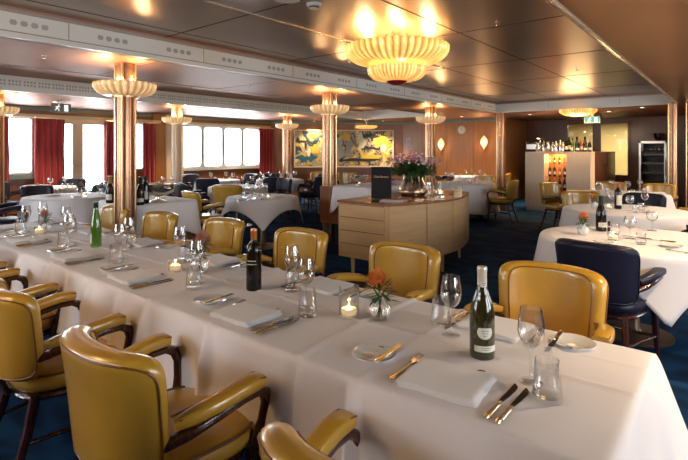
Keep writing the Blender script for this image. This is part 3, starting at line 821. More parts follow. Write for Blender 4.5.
# ---- tablecloths
def skirt_cloth(name, outline, normals, hang, z0, lb, cat='tablecloth', top=None, group=None, ripple=.02, freq=9, flare=.12, K=9, seed=0, pleats=None, loc=None, flx=None):
    mb = MB(); n = len(outline); vs = []; fs = []
    if top is None:
        cx_ = sum(p[0] for p in outline)/n; cy_ = sum(p[1] for p in outline)/n; R = 7
        vs.append((cx_, cy_, z0+.001)); 
        for r in range(1, R+1):
            for i, p in enumerate(outline):
                q = r/R; x, y = cx_+(p[0]-cx_)*q, cy_+(p[1]-cy_)*q
                vs.append((x, y, z0+.0012*noise.noise(Vector((x*5+seed, y*5, 1)))+(-.0 if r < R else -.001)))
        for i in range(n): fs.append((0, 1+i, 1+(i+1) % n))
        for r in range(R-1):
            for i in range(n): a = 1+r*n; b = a+n; fs.append((a+i, b+i, b+(i+1) % n, a+(i+1) % n))
        base = 1+(R-1)*n
        edge = [base+i for i in range(n)]
    else:
        vs, fs, edge = top
    per = 0; arcs = []
    for i in range(n): arcs.append(per); per += math.hypot(outline[(i+1) % n][0]-outline[i][0], outline[(i+1) % n][1]-outline[i][1])
    prev = edge
    for k in range(1, K+1):
        t_ = (k/K)**1.5 if k < 4 else k/K
        cur = []
        for i, (p, nm) in enumerate(zip(outline, normals)):
            l = hang[i]*t_; a = arcs[i]
            w = math.sin(2*PI*round(freq*per)*a/per/1.0+1.3*math.sin(2*PI*3*a/per+seed))+.5*math.sin(2*PI*round(freq*per*.37)*a/per+seed*2)
            out = .010*(1-math.exp(-l/.012))+(flare+(flx[i] if flx else 0))*l+ripple*w*(l/.4)**1.1
            if pleats:
                for (px_, py_, wd_, am) in pleats:
                    dd = (p[0]-px_)**2+(p[1]-py_)**2; out += am*math.exp(-dd/wd_**2)*min(1, l/.08)
            out = max(out, .006)
            z = z0-l*(1-.02)+.006*math.exp(-l/.01)-.006
            cur.append(len(vs)); vs.append((p[0]+nm[0]*out, p[1]+nm[1]*out, z))
        for i in range(n): j = (i+1) % n; fs.append((prev[i], cur[i], cur[j], prev[j]))
        prev = cur
    mb.add(vs, fs)
    o = mb.build(name, M['cloth'], loc=loc, angle=70); tag(o, lb, cat, group)
    md = o.modifiers.new('thick', 'SOLIDIFY'); md.thickness = .0025; md.offset = -1
    return o
def round_table(x, y, R, half, phi, lb_t, lb_c, low=None, ripple=.030, group='round dining tables', seed=0, rect=None):
    t = thing('dining_table', lb_t, 'table', (x, y, 0), 0, group)
    n = 120
    if rect is None:
        ol = [(R*math.cos(2*PI*i/n), R*math.sin(2*PI*i/n)) for i in range(n)]; nm = [(math.cos(2*PI*i/n), math.sin(2*PI*i/n)) for i in range(n)]
    else:
        hx, hy, ra = rect; ol = []; nm = []
        for i in range(n):
            a = 2*PI*i/n; ca, sa = math.cos(a), math.sin(a); r = 1/((abs(ca)/hx)**12+(abs(sa)/hy)**12)**(1/12)
            px_, py_ = r*ca, r*sa; nx = math.copysign((abs(px_)/hx)**11/hx, px_); ny = math.copysign((abs(py_)/hy)**11/hy, py_); l = math.hypot(nx, ny)
            c_, s_ = math.cos(ra), math.sin(ra)
            ol.append((px_*c_-py_*s_, px_*s_+py_*c_)); nm.append(((nx*c_-ny*s_)/l, (nx*s_+ny*c_)/l))
    MB().prism([(a*.985, b*.985) for a, b in ol], .715, .744).build('tabletop', M['darkwood'], t, smooth=False)
    MB().lathe([(.0005, .0), (.27, .0), (.27, .012), (.06, .03), (.04, .06), (.035, .68), (.09, .715), (.0005, .715)], 40).build('pedestal', M['pedestal'], t)
    hang = []
    for p in ol:
        a = math.atan2(p[1], p[0])-phi; r = math.hypot(*p)
        if low is not None: hang.append(low)
        else: hang.append(half/max(abs(math.cos(a)), abs(math.sin(a)))-r)
    skirt_cloth('tablecloth', ol, nm, hang, .75, lb_c, ripple=ripple, freq=1.6, flare=.22 if low is None else .10, seed=seed, loc=(x, y, 0), group='white tablecloths')
    return t

# ---- tableware (each builder returns ONE thing)
def lathe_thing(name, cat, prof, m, n=28, **kw):
    def f():
        o = MB().lathe(prof, n, **kw).build(name, M[m], angle=60); tag(o, '', cat); return o
    return Proto(f)
wine_glass = lathe_thing('wine_glass', 'glass', [(.0005, .003), (.033, .002), (.036, .0), (.033, .004), (.012, .009), (.0045, .016), (.0038, .05), (.0042, .095), (.010, .104), (.024, .116), (.035, .135), (.0395, .155), (.038, .180), (.0335, .205), (.031, .224), (.0302, .224), (.0325, .205), (.037, .180), (.0385, .155), (.034, .136), (.022, .118), (.006, .108), (.0005, .107)], 'glass', 32)
balloon_glass = lathe_thing('wine_glass', 'glass', [(.0005, .003), (.033, .002), (.036, .0), (.033, .004), (.012, .009), (.0045, .016), (.0038, .045), (.0042, .075), (.012, .082), (.032, .095), (.043, .115), (.045, .135), (.040, .160), (.034, .178), (.0333, .178), (.039, .160), (.0438, .135), (.042, .116), (.031, .097), (.006, .084), (.0005, .083)], 'glass', 28)
tumbler = lathe_thing('water_tumbler', 'glass', [(.0005, .0), (.038, .0), (.0405, .003), (.0405, .014), (.0325, .112), (.0313, .112), (.0388, .016), (.034, .012), (.0005, .011)], 'glass', 32)
small_tumbler = lathe_thing('water_tumbler', 'glass', [(.0005, .0), (.033, .0), (.036, .01), (.037, .03), (.032, .085), (.031, .085), (.036, .03), (.034, .012), (.0005, .010)], 'glass', 24)
def mk_plate():
    t = thing('side_plate', '', 'plate')
    MB().lathe([(.0005, .002), (.042, .0015), (.045, .001), (.052, .006), (.074, .0125), (.0752, .0135), (.0745, .0145), (.052, .0095), (.046, .006), (.0005, .0055)], 40).build('dish', M['china'], t)
    MB().box(-.010, .010, .055, .062, .0118, .0122).build('crest', M['ink'], t, smooth=False)
    return t
side_plate = Proto(mk_plate)
def mk_knife(L=.235, hl=.105):
    t = thing('table_knife', '', 'knife')
    b = MB(); pr = [(hl-.01, .0045), (hl+.01, .007), (hl+.05, .0095), (hl+.09, .0105), (L-.02, .0095), (L-.006, .005), (L, .0015)]
    vs = []; fs = []
    for (y, w) in pr:
        vs += [(-.007, y, .002), (-.007+w*1.7, y, .002), (-.007+w*1.7, y, .0034), (-.007, y, .0042)]
    for i in range(len(pr)-1):
        for k in range(4): fs.append((i*4+k, i*4+(k+1) % 4, (i+1)*4+(k+1) % 4, (i+1)*4+k))
    fs.append((3, 2, 1, 0)); fs.append(tuple((len(pr)-1)*4+k for k in range(4)))
    b.add(vs, fs).build('blade', M['blade'], t)
    MB().tube([(0, 0, .006), (0, .012, .006), (0, .035, .005), (0, .07, .005), (0, .095, .005), (0, hl, .004)], [.005, .0095, .008, .0062, .0078, .005], [.003, .0052, .0048, .004, .0042, .0025], n=12, up=(0, 0, 1)).build('handle', M['gold'], t)
    return t
table_knife = Proto(mk_knife)
def mk_bknife():
    t = mk_knife(.175, .085); t['category'] = 'knife'; t.name = 'butter_knife'; return t
butter_knife = Proto(mk_bknife)
def mk_fork():
    t = thing('table_fork', '', 'fork')
    MB().tube([(0, 0, .005), (0, .012, .005), (0, .04, .0045), (0, .08, .004), (0, .12, .005)], [.005, .010, .007, .004, .003], [.002, .0028, .0025, .002, .002], n=10, up=(0, 0, 1)).build('handle', M['gold'], t)
    h = MB().tube([(0, .118, .005), (0, .135, .004), (0, .150, .0045), (0, .155, .005)], [.003, .009, .0125, .0125], .0016, n=10, up=(0, 0, 1))
    for k in range(4): h.tube([((k-1.5)*.0068, .150, .0045), ((k-1.5)*.0068, .175, .007), ((k-1.5)*.0062, .200, .012)], [.0024, .0021, .0012], .0012, n=6, up=(0, 0, 1))
    h.build('tines', M['silver'], t)
    return t
table_fork = Proto(mk_fork)
def mk_spoon():
    t = thing('table_spoon', '', 'spoon')
    MB().tube([(0, 0, .004), (0, .012, .004), (0, .05, .003), (0, .12, .004)], [.005, .010, .006, .003], [.0018, .0022, .002, .002], n=10, up=(0, 0, 1)).build('handle', M['gold'], t)
    MB().cushion(lambda x, y, h: (x*.017, .147+y*.030, .0065+h*.4-.005*(1-x*x-y*y)), .002, n=2.2, ns=12, nt=12, pw=4).build('spoon_bowl', M['blade'], t)
    return t
table_spoon = Proto(mk_spoon)
def mk_napkin():
    t = thing('folded_napkin', '', 'napkin')
    for i, (z, dx) in enumerate(((.003, 0), (.0085, .003), (.0140, .006))):
        def nf(x, y, h, z=z, dx=dx):
            return (x*.118-dx+.002*math.sin(7*y+z*300), y*.100+.0015*math.sin(9*x), z+h+.0018*math.sin(4*x+3*y)+ (.003*max(0, x)**2 if i else 0))
        MB().cushion(nf, .0027, n=60, ns=12, nt=12, pw=18).build('fold_layer', M['napkin'], t)
    return t
napkin = Proto(mk_napkin)
ORD = ['first', 'second', 'third', 'fourth', 'fifth', 'sixth', 'seventh']
def ordn(i, side): 
    return 'long table %s side, %s place from right end' % ('near' if side == 'n' else 'far', ORD[i])

def mk_bottle(name_prof, body, capsule, labels, lbl, h=.31):
    def f():
        t = thing('wine_bottle', '', 'bottle')
        MB().lathe(name_prof, 36).build('glass_body', M[body], t)
        zc0, zc1, rc = capsule[1:4]
        MB().lathe([(rc+.0007, zc0), (rc+.0007, zc1-.016), (rc+.0018, zc1-.014), (rc+.0018, zc1-.006), (rc, zc1), (.0005, zc1+.0005)], 24).build('capsule', M[capsule[0]], t)
        for k, (z0_, z1_, r, a0, a1, m) in enumerate(labels):
            vs = []; fs = []; n = 18
            for i in range(n+1):
                a = a0+(a1-a0)*i/n
                e = math.sqrt(max(0, 1-(2*i/n-1)**2)) if m == 'oval' else 1
                zm, hh = (z0_+z1_)/2, (z1_-z0_)/2*max(e, .02)
                if m == 'oval' : lo, hi = zm-hh, zm+min(hh, (z1_-z0_)*.32)
                else: lo, hi = z0_, z1_
                for z in (lo, hi): vs.append((r*math.cos(a), r*math.sin(a), z))
            for i in range(n): fs.append((2*i, 2*i+2, 2*i+3, 2*i+1))
            lab = MB().add(vs, fs).build('paper_label', M['label'] if m != 'dark' else M['ink'], t)
            if m in ('oval', 'std'):
                ink = MB(); am = (a0+a1)/2; zm = (z0_+z1_)/2
                for q in range(3 if m == 'oval' else 2):
                    z = zm+.004-q*.008 if m == 'oval' else zm+.003-q*.006
                    w = (.28-.07*q)*(1 if m == 'oval' else 1.5)
                    vs = []
                    for i in range(7):
                        a = am-w+2*w*i/6
                        vs += [((r+.0004)*math.cos(a), (r+.0004)*math.sin(a), z), ((r+.0004)*math.cos(a), (r+.0004)*math.sin(a), z+.0016)]
                    ink.add(vs, [(2*i, 2*i+2, 2*i+3, 2*i+1) for i in range(6)])
                ink.build('print', M['ink'], lab)
        return t
    return f
BURG = [(.0005, .002), (.036, .0), (.041, .004), (.0415, .02), (.0415, .13), (.040, .155), (.034, .185), (.024, .212), (.0165, .235), (.0145, .255), (.0140, .30), (.0005, .302)]
BORD = [(.0005, .002), (.034, .0), (.0375, .004), (.038, .02), (.038, .195), (.0355, .213), (.026, .230), (.0165, .243), (.0145, .26), (.0140, .30), (.0005, .302)]
HOCK = [(.0005, .002), (.033, .0), (.0365, .004), (.037, .02), (.037, .12), (.034, .17), (.027, .215), (.019, .255), (.0145, .29), (.0140, .32), (.0005, .322)]
AC = math.radians(-55)   # side of the bottle that looks at the middle of the room entrance
white_bottle = Proto(mk_bottle(BURG, 'oliveglass', ('creamfoil', .242, .304, .0150), [(.072, .118, .0421, AC-.75, AC+.5, 'oval'), (.030, .050, .0422, AC-1.0, AC+1.0, 'std'), (.238, .256, .0168, AC-.7, AC+.7, 'std')], ''))
red_bottle = Proto(mk_bottle(BORD, 'darkglass', ('copperfoil', .236, .304, .0150), [(.148, .151, .0385, AC-.6, AC+.6, 'std'), (.132, .134, .0385, AC-.7, AC+.7, 'std')], ''))
hock_bottle = Proto(mk_bottle(HOCK, 'greenglass', ('darkfoil', .262, .324, .0150), [(.030, .095, .0375, AC-1.9, AC-.3, 'plain')], ''))
champ_bottle = Proto(mk_bottle(BURG, 'darkglass', ('darkfoil', .215, .304, .0185), [(.035, .075, .0421, AC-1.0, AC+1.0, 'std')], ''))
foil_bottle = Proto(mk_bottle(BURG, 'darkglass', ('goldfoil', .205, .304, .0205), [(.035, .10, .0421, AC-1.0, AC+1.0, 'std')], ''))
labelled_red = Proto(mk_bottle(BORD, 'darkglass', ('redfoil', .236, .304, .0150), [(.045, .165, .0385, AC-.95, AC+.95, 'std')], ''))
plain_bottle = Proto(mk_bottle(BORD, 'darkglass', ('darkfoil', .236, .304, .0150), [(.05, .13, .0385, AC-.9, AC+.9, 'plain')], ''))
amber_bottle = Proto(mk_bottle(BORD, 'amber', ('goldfoil', .236, .304, .0150), [(.05, .13, .0385, AC-.9, AC+.9, 'plain')], ''))

def mk_candle(big=True):
    def f():
        t = thing('candle_holder', '', 'candle holder')
        R, Hh = (.042, .125) if big else (.038, .06)
        MB().lathe([(.0005, .0), (R, .0), (R+.001, .003), (R, Hh), (R-.0015, Hh), (R-.002, .012), (.0005, .010)], 36).build('glass_cylinder', M['glass'], t)
        MB().lathe([(.0005, .012), (.030, .012), (.033, .022), (.033, .034), (.029, .036), (.028, .031), (.0005, .030)], 28).build('candle', M['wax'], t)
        MB().lathe([(.0005, .031), (.0035, .035), (.0045, .042), (.002, .052), (.0005, .058)], 10).build('flame', M['flame'], t)
        bulb(t, (0, 0, .048), .15, .006, (1, .6, .25))
        return t
    return f
candle = Proto(mk_candle(True)); small_candle = Proto(mk_candle(False))
def leaf_blade(mb, base, d, L, w, up=(0, 0, 1), n=5, curl=.3):
    d = Vector(d).normalized(); s_ = d.cross(Vector(up)); 
    if s_.length < .1: s_ = Vector((1, 0, 0))
    s_.normalize(); nrm = s_.cross(d); vs = []; fs = []
    for i in range(n+1):
        t_ = i/n; c_ = Vector(base)+d*L*t_-nrm*curl*L*t_*t_; ww = w*math.sin(PI*min(.98, t_*.9+.08))
        vs += [c_-s_*ww, c_+nrm*ww*.25, c_+s_*ww]
    for i in range(n):
        fs += [(3*i, 3*i+1, 3*i+4, 3*i+3), (3*i+1, 3*i+2, 3*i+5, 3*i+4)]
    mb.add(vs, fs)
def mk_vase(flower='orange', leafm='leaf', R=.042, tall=.09, clear=True):
    def f():
        rnd = random.Random(5)
        t = thing('flower_vase', '', 'vase of flowers')
        MB().lathe([(.0005, .0), (.022, .0), (.030, .005), (R, .035), (R*.98, .05), (.026, .075), (.020, tall-.006), (.024, tall), (.0225, tall), (.018, tall-.006), (.024, .074), (R*.95, .05), (R*.96, .035), (.028, .008), (.0005, .006)], 64, rib=.03, ribn=16).build('glass_vase', M['glass'] if clear else M['china'], t)
        st = MB()
        for k in range(5):
            a = k*1.3; st.tube([(.012*math.cos(a), .012*math.sin(a), .01), (-.006*math.cos(a), -.006*math.sin(a), .08), (.03*math.cos(a+1), .03*math.sin(a+1), .12)], .0022, n=5)
        st.build('stems', M[leafm], t)
        lf = MB()
        for k in range(46):
            a = rnd.uniform(0, 2*PI); e = rnd.uniform(-.2, 1.1); r = rnd.uniform(.005, .03); z = rnd.uniform(.08, .13)
            leaf_blade(lf, (r*math.cos(a), r*math.sin(a), z), (math.cos(a)*math.cos(e), math.sin(a)*math.cos(e), math.sin(e)), rnd.uniform(.03, .055), rnd.uniform(.004, .008), curl=rnd.uniform(0, .4))
        lf.build('leaves', M[leafm], t)
        fl = MB(); c_ = Vector((.02, .008, .145))
        for k in range(150):
            ph = math.acos(1-1.6*(k+.5)/150); a = k*2.39996; d = Vector((math.sin(ph)*math.cos(a), math.sin(ph)*math.sin(a), math.cos(ph)))
            leaf_blade(fl, c_+d*.012, d, .030+.008*rnd.random(), .0036, n=3, curl=-.25)
        fl.ball(c_, .018, 12, 8)
        fl.build('flower_head', M[flower], t)
        return t
    return f
orange_vase = Proto(mk_vase('orange', 'leaf')); peach_vase = Proto(mk_vase('peach', 'sage')); china_vase = Proto(mk_vase('orange', 'leaf', .045, .09, False))

# ================================================================== LONG TABLE
LX0, LX1, LY0, LY1 = -5.35, -.21, 1.16, 1.95
t = thing('dining_table', 'long dining table made of joined tables, filling the foreground', 'table', ((LX0+LX1)/2, (LY0+LY1)/2, 0))
hl = (LX1-LX0)/2; hw = (LY1-LY0)/2
MB().box(-hl+.01, hl-.01, -hw+.01, hw-.01, .715, .743).build('tabletop', M['darkwood'], t, smooth=False)
for x in (-hl+.5, -hl+1.9, hl-1.9, hl-.5):
    MB().lathe([(.0005, 0), (.25, 0), (.25, .012), (.05, .03), (.035, .06), (.035, .70), (.09, .715)], 32, c=(x, 0, 0)).build('pedestal', M['pedestal'], t)
# cloth: gridded top with pressed folds, then the skirt all round
nx, ny = 430, 96
def ctop(x, y):
    z = .7485+.0016*noise.noise(Vector((x*4, y*4, .3)))+.0020*noise.noise(Vector((x*11, y*9, 2.3)))
    z += .0075*math.exp(-((y-1.575-.012*math.sin(1.7*x))/.010)**2)
    z += .0030*math.exp(-((y-1.36)/.010)**2)*max(0, math.sin(1.3*x+.5))+.0030*math.exp(-((y-1.78)/.010)**2)
    for k, xf in enumerate((-.9, -1.135, -1.62, -2.10, -2.72, -3.3, -3.9, -4.5)):
        z += (.0095 if k % 2 else .006)*math.exp(-((x-xf-.03*math.sin(2*y+k))/.013)**2)
    # each overlapping cloth is a hair higher than the one under it
    for xf in (-1.135, -3.3): z += .0030/(1+math.exp(max(-40, min(40, -(x-xf)/.003))))
    return z
vs = []; fs = []
for j in range(ny+1):
    for i in range(nx+1):
        x = LX0+(LX1-LX0)*i/nx; y = LY0+(LY1-LY0)*j/ny
        e = min(x-LX0, LX1-x, y-LY0, LY1-y)
        vs.append((x, y, ctop(x, y)-.004*math.exp(-e/.006)))
for j in range(ny):
    for i in range(nx): a = j*(nx+1)+i; fs.append((a, a+1, a+nx+2, a+nx+1))
edge = [i for i in range(nx)]+[j*(nx+1)+nx for j in range(ny)]+[ny*(nx+1)+nx-i for i in range(nx)]+[(ny-j)*(nx+1) for j in range(ny)]
ol = [(vs[k][0], vs[k][1]) for k in edge]; nm = []; hg = []; fx = []
for (x, y) in ol:
    cr = .05; v = Vector((0, 0))
    dx0, dx1, dy0, dy1 = x-LX0, LX1-x, y-LY0, LY1-y
    wgt = lambda q: math.exp(-(q/.035))
    v = Vector((wgt(dx1)-wgt(dx0), wgt(dy1)-wgt(dy0))); nm.append(tuple(v.normalized()))
    corner = min(math.hypot(min(dx0, dx1), min(dy0, dy1)), .6)
    fx.append(.30*math.exp(-(math.hypot(min(dx0, dx1), min(dy0, dy1))/.16)))
    hg.append((.37 if min(dx0, dx1) > .01 else .50)+.22*math.exp(-(corner/.13)))
pl = [(-.895, LY0, .022, .036), (-.93, LY0, .02, -.015), (-1.16, LY0, .03, -.02), (-1.135, LY0, .016, .022), (-1.63, LY0, .024, .040), (-1.68, LY0, .02, -.012), (-2.12, LY0, .026, .034), (-2.4, LY0, .03, .022), (-2.72, LY0, .026, .038), (-3.0, LY0, .03, .02), (-3.3, LY0, .03, .034), (-3.8, LY0, .03, .03), (-4.4, LY0, .03, .03), (-.55, LY0, .09, .010), (-.21, 1.30, .05, .02), (-.21, 1.75, .05, .02)]
skirt_cloth('tablecloth', ol, nm, hg, .75, 'pressed white linen covering the long foreground table', top=(vs, fs, edge), ripple=.0035, freq=1.2, flare=.10, pleats=pl, K=12, flx=fx)

NX = [-.675, -1.60, -2.54, -3.33, -4.20, -5.0]
FX = [-.72, -1.61, -2.50, -3.41, -4.22, -5.08]
for i, x in enumerate(NX):
    chair('y', x+(.085, .05, .03, 0, 0, 0)[i], .925+(.03, 0, 0, 0, 0, 0)[i], (.07, .02, -.02, .03, 0, .02)[i], 'mustard armchair seen from behind, '+ordn(i, 'n'), 'mustard armchairs along the near side of the long table')
for i, x in enumerate(FX):
    chair('y', x, (2.36, 2.36, 2.36, 2.34, 2.22, 2.20)[i], PI+(.05, -.03, .02, 0, .03, 0)[i], 'mustard armchair facing us, '+ordn(i, 'f'), 'mustard armchairs along the far side of the long table')
CYT = 1.555; ZT = .7525
def setting(cx, side, i, near=True):
    W = ordn(i, side); far = side == 'f'; rz = PI if far else 0
    def q(dx, dy): return (cx-dx, 2*CYT-dy) if far else (cx+dx, dy)
    j = random.Random(i*7+(3 if far else 0)); J = lambda a=.01: j.uniform(-a, a)
    x, y = q(.01, 1.305 if not far else 1.285); napkin.put((x, y, ZT+.002), rz+J(.08)+(.05 if not far else 0), 'folded white napkin, '+W, 'napkins on the long table')
    x, y = q(-.27, 1.322 if not far else 1.26); side_plate.put((x, y, ZT), rz+J(.3), 'white side plate, '+W, 'side plates on the long table')
    x, y = q(-.215, 1.25 if not far else 1.20); butter_knife.put((x, y, ZT+.0145), rz+.10+J(.1), 'butter knife on side plate, '+W, 'butter knives', rx=.02)
    x, y = q(-.135, 1.215 if not far else 1.19); table_fork.put((x, y, ZT+.001), rz+.06+J(.06), 'gilt-handled fork, '+W, 'forks on the long table')
    if far: k1, k2 = (.155, 1.19), (.185, 1.19)
    else: k1, k2 = (.175, 1.19), (.207, 1.185)
    x, y = q(*k1); table_knife.put((x, y, ZT+.001), rz+J(.05), 'table knife nearer the napkin, '+W, 'table knives')
    x, y = q(*k2); table_knife.put((x, y, ZT+.001), rz+J(.05), 'table knife farther from napkin, '+W, 'table knives')
for i, x in enumerate(NX):
    setting(x, 'n', i)
    table_spoon.put((x+.062, 1.268, ZT-.0008), 0, 'spoon tip behind napkin, '+ordn(i, 'n'), 'dessert spoons')
for i, x in enumerate(FX): setting(x, 'f', i)
# glasses of the long table
GL = [('w', -.475, 1.473, 0, 'n'), ('t', -.408, 1.401, 0, 'n'), ('w', -1.464, 1.533, 1, 'n'), ('t', -1.40, 1.475, 1, 'n'), ('t', -2.12, 1.40, 2, 'n'), ('w', -2.20, 1.47, 2, 'n'),
      ('w', -3.06, 1.48, 3, 'n'), ('t', -2.98, 1.415, 3, 'n'), ('w', -3.80, 1.46, 4, 'n'), ('t', -3.74, 1.40, 4, 'n'), ('w', -4.72, 1.47, 5, 'n'), ('t', -4.66, 1.41, 5, 'n'),
      ('w', -.829, 1.655, 0, 'f'), ('t', -.907, 1.724, 0, 'f'), ('w', -1.705, 1.684, 1, 'f'), ('t', -1.755, 1.74, 1, 'f'), ('w', -2.66, 1.66, 2, 'f'), ('t', -2.72, 1.73, 2, 'f'),
      ('w', -3.30, 1.66, 3, 'f'), ('t', -3.40, 1.73, 3, 'f'), ('w', -4.38, 1.66, 4, 'f'), ('t', -4.45, 1.73, 4, 'f'), ('w', -4.9, 1.66, 5, 'f'), ('t', -5.1, 1.73, 5, 'f')]
for kd, x, y, i, sd in GL:
    (wine_glass if kd == 'w' else tumbler).put((x, y, ZT), 0, ('tall stemmed wine glass, ' if kd == 'w' else 'clear straight water tumbler, ')+ordn(i, sd), 'wine glasses on the long table' if kd == 'w' else 'tumblers on the long table')
white_bottle.put((-.663, 1.553, ZT), .15, 'olive-green white wine bottle with cream capsule and oval label, on the long table')
red_bottle.put((-1.865, 1.576, ZT), -.1, 'dark red wine bottle with a copper capsule, mid long table')
hock_bottle.put((-3.575, 1.555, ZT), 0, 'slender bright green wine bottle on the long table')
candle.put((-1.255, 1.573, ZT), 0, 'lit tealight in a clear glass cylinder beside the orange protea vase')
small_candle.put((-2.50, 1.53, ZT), 0, 'lit tealight beside the peach flower vase')
small_candle.put((-4.50, 1.50, ZT), 0, 'lit tealight at the far left end of the long table')
orange_vase.put((-1.127, 1.616, ZT), 2.3, 'ribbed clear glass vase with one orange protea, on the long table', scale=(1.1, 1.1, 1.1))
peach_vase.put((-2.36, 1.60, ZT), 1.6, 'clear glass vase with a peach flower and sage leaves, mid long table', scale=(1.25,)*3)
peach_vase.put((-4.60, 1.585, ZT), 3.0, 'clear glass vase with a peach flower at the left end of the long table')

# ================================================================== RIGHT-HAND TABLES
AF = math.radians(-67-45)
round_table(-.62, 4.38, .68, .80, AF, 'round dining table nearest on the right, behind the navy armchair', 'cream-lit white cloth on the nearest round table at right', seed=1)
round_table(-1.0, 6.45, .66, .82, AF+.1, 'middle one of the three round tables at right', 'white cloth on the middle one of the three round tables at right', seed=2)
round_table(-1.42, 8.85, .66, .90, AF+.2, 'farthest of the three round tables at right, before the bar cabinet', 'white cloth on the farthest of the three round tables at right', seed=3)
chair('n', -.68, 3.68, -.16, 'navy leather armchair with its back to the long table, at the nearest right table', 'navy armchairs')
chair('n', -.98, 7.50, PI-.05, 'navy armchair between the middle and farthest round tables at right', 'navy armchairs')
chair('y', -1.66, 7.36, PI+.35, 'mustard armchair between the middle and farthest right tables, left of the navy one', 'mustard armchairs at the right-hand tables')
chair('y', -2.45, 9.15, -math.radians(110), 'mustard armchair in front of the bar cabinet, facing right', 'mustard armchairs at the right-hand tables')
chair('y', -1.75, 9.85, PI+.2, 'mustard armchair behind the farthest right table, left one of two', 'mustard armchairs at the right-hand tables')
chair('y', -1.05, 9.85, PI-.1, 'mustard armchair behind the farthest right table, right one of two', 'mustard armchairs at the right-hand tables')
chair('y', -.42, 7.5, PI/2, 'mustard armchair with dark wooden arm at the right edge of the photo, farther one', 'mustard armchairs at the right-hand tables')
chair('n', -.22, 5.75, PI/2, 'navy armchair at the right edge of the photo beside the middle round table', 'navy armchairs')
def lay(table_phrase, items):
    """items: (kind, x, y, extra) ; labels rank each kind from the left as the photo shows it"""
    kinds = {}
    for it in items: kinds.setdefault(it[0], []).append(it)
    P_ = {'w': (balloon_glass, 'round-bowled wine glass'), 't': (small_tumbler, 'clear water tumbler'), 'c': (small_candle, 'lit tealight glass'), 'p': (side_plate, 'white side plate'), 'n': (napkin, 'folded white napkin'), 'k': (table_knife, 'table knife'), 'f': (table_fork, 'gilt-handled fork')}
    for kd, lst in kinds.items():
        lst.sort(key=lambda q: proj(q[1], q[2])); n = len(lst)
        for i, it in enumerate(lst):
            pr, nm_ = P_[kd]
            if n == 1: rk = 'only '
            elif i == 0: rk = 'leftmost '
            elif i == n-1: rk = 'rightmost '
            else: rk = '%s from left ' % ORD[i]
            lb = (rk+nm_ if n > 1 else nm_)+' on '+table_phrase
            pr.put((it[1], it[2], ZT), it[3] if len(it) > 3 else 0, lb, {'w': 'wine glasses', 't': 'water tumblers', 'c': 'tealights', 'p': 'side plates', 'n': 'napkins', 'k': 'knives', 'f': 'forks'}[kd]+' on the small tables')
def Wt(u, v, z=.75):
    d = 480*(CH-z)/(v-150); r = (u-344)*d/480; c_, s_ = math.cos(YAW), math.sin(YAW)
    return c_*r-s_*d, s_*r+c_*d
lay('the nearest round table at right', [('w', *Wt(630, 239)), ('w', *Wt(652, 231)), ('t', *Wt(641, 244.5)), ('t', *Wt(615, 234)), ('c', *Wt(613, 240.5)), ('p', *Wt(671, 247), .4), ('p', *Wt(604, 243.5), 0), ('k', *Wt(652, 240.5), 1.2), ('k', *Wt(676, 243), 1.5), ('f', *Wt(666, 250), -2.0)])
champ_bottle.put((*Wt(601, 231), ZT), .1, 'dark green sparkling wine bottle on the nearest right table')
china_vase.put((*Wt(583, 235), ZT), 1.2, 'white-green vase with orange protea on the nearest right table')
t = thing('salt_mill', 'small dark mill beside the green bottle on the nearest right table', 'mill', (*Wt(609, 231.5), ZT))
MB().lathe([(.0005, 0), (.012, 0), (.013, .02), (.009, .05), (.012, .08), (.0005, .09)], 16).build('body', M['darkwood'], t)
MB().lathe([(.011, .035), (.0115, .04), (.011, .045)], 16).build('collar', M['silver'], t)
lay('the middle round table at right', [('w', *Wt(630, 211)), ('w', *Wt(612, 207)), ('t', *Wt(636, 213)), ('t', *Wt(607, 211)), ('c', *Wt(609, 209.5)), ('p', *Wt(648, 213)), ('t', *Wt(641, 210.5)), ('w', *Wt(645, 207))])
labelled_red.put((*Wt(618, 209), ZT), .1, 'red-capped dark wine bottle with tall white label on the middle right table')
china_vase.put((*Wt(594, 208), ZT), 2.2, 'small vase with orange protea on the middle right table', scale=(.9, .9, .9))
lay('the farthest of the three right tables', [('w', *Wt(599, 192)), ('w', *Wt(612, 190)), ('w', *Wt(628, 192)), ('w', *Wt(640, 190)), ('t', *Wt(594, 194)), ('t', *Wt(608, 194)), ('t', *Wt(644, 193.5)), ('p', *Wt(588, 193)), ('p', *Wt(650, 194.5)), ('t', *Wt(633, 195.5)), ('n', *Wt(656, 193.5), .3)])

# ================================================================== SIDEBOARD with drawers and curved doors
t = thing('sideboard', 'curved blond-wood sideboard with four drawers and copper-brown top', 'sideboard', (-2.84, 4.20, 0))
def arc(k, n=20, off=0):   # front curve, local coords
    y = 1.92*k/n; x = .27*math.sin(PI*min(1, (y+.05)/2.05))*1.0+.0-.0
    return (x+off, y)
front = [arc(k) for k in range(21)]
poly = [(-.66, 0)]+[(p[0], p[1]) for p in front]+[(-.35, 2.02), (-.66, 2.0)]
MB().prism(poly, .25, .852).build('body', M['oak'], t, smooth=False)
po = [(-.675, -.012)]+[(p[0]+.012, p[1]-.012 if k == 0 else p[1]) for k, p in enumerate(front)]+[(-.34, 2.035), (-.675, 2.015)]
MB().prism(po, .855, .882).build('top', M['topwood'], t, smooth=False, bevel=.003)
for k in range(4):
    z0_ = .262+k*.147
    d_ = MB().box(-.63, -.03, -.012, .01, z0_, z0_+.140).build('drawer', M['oak'], t, smooth=False, bevel=.002)
    MB().box(-.63, -.03, -.0135, -.010, z0_+.1405, z0_+.1465).build('finger_pull', M['walnut'], d_, smooth=False)
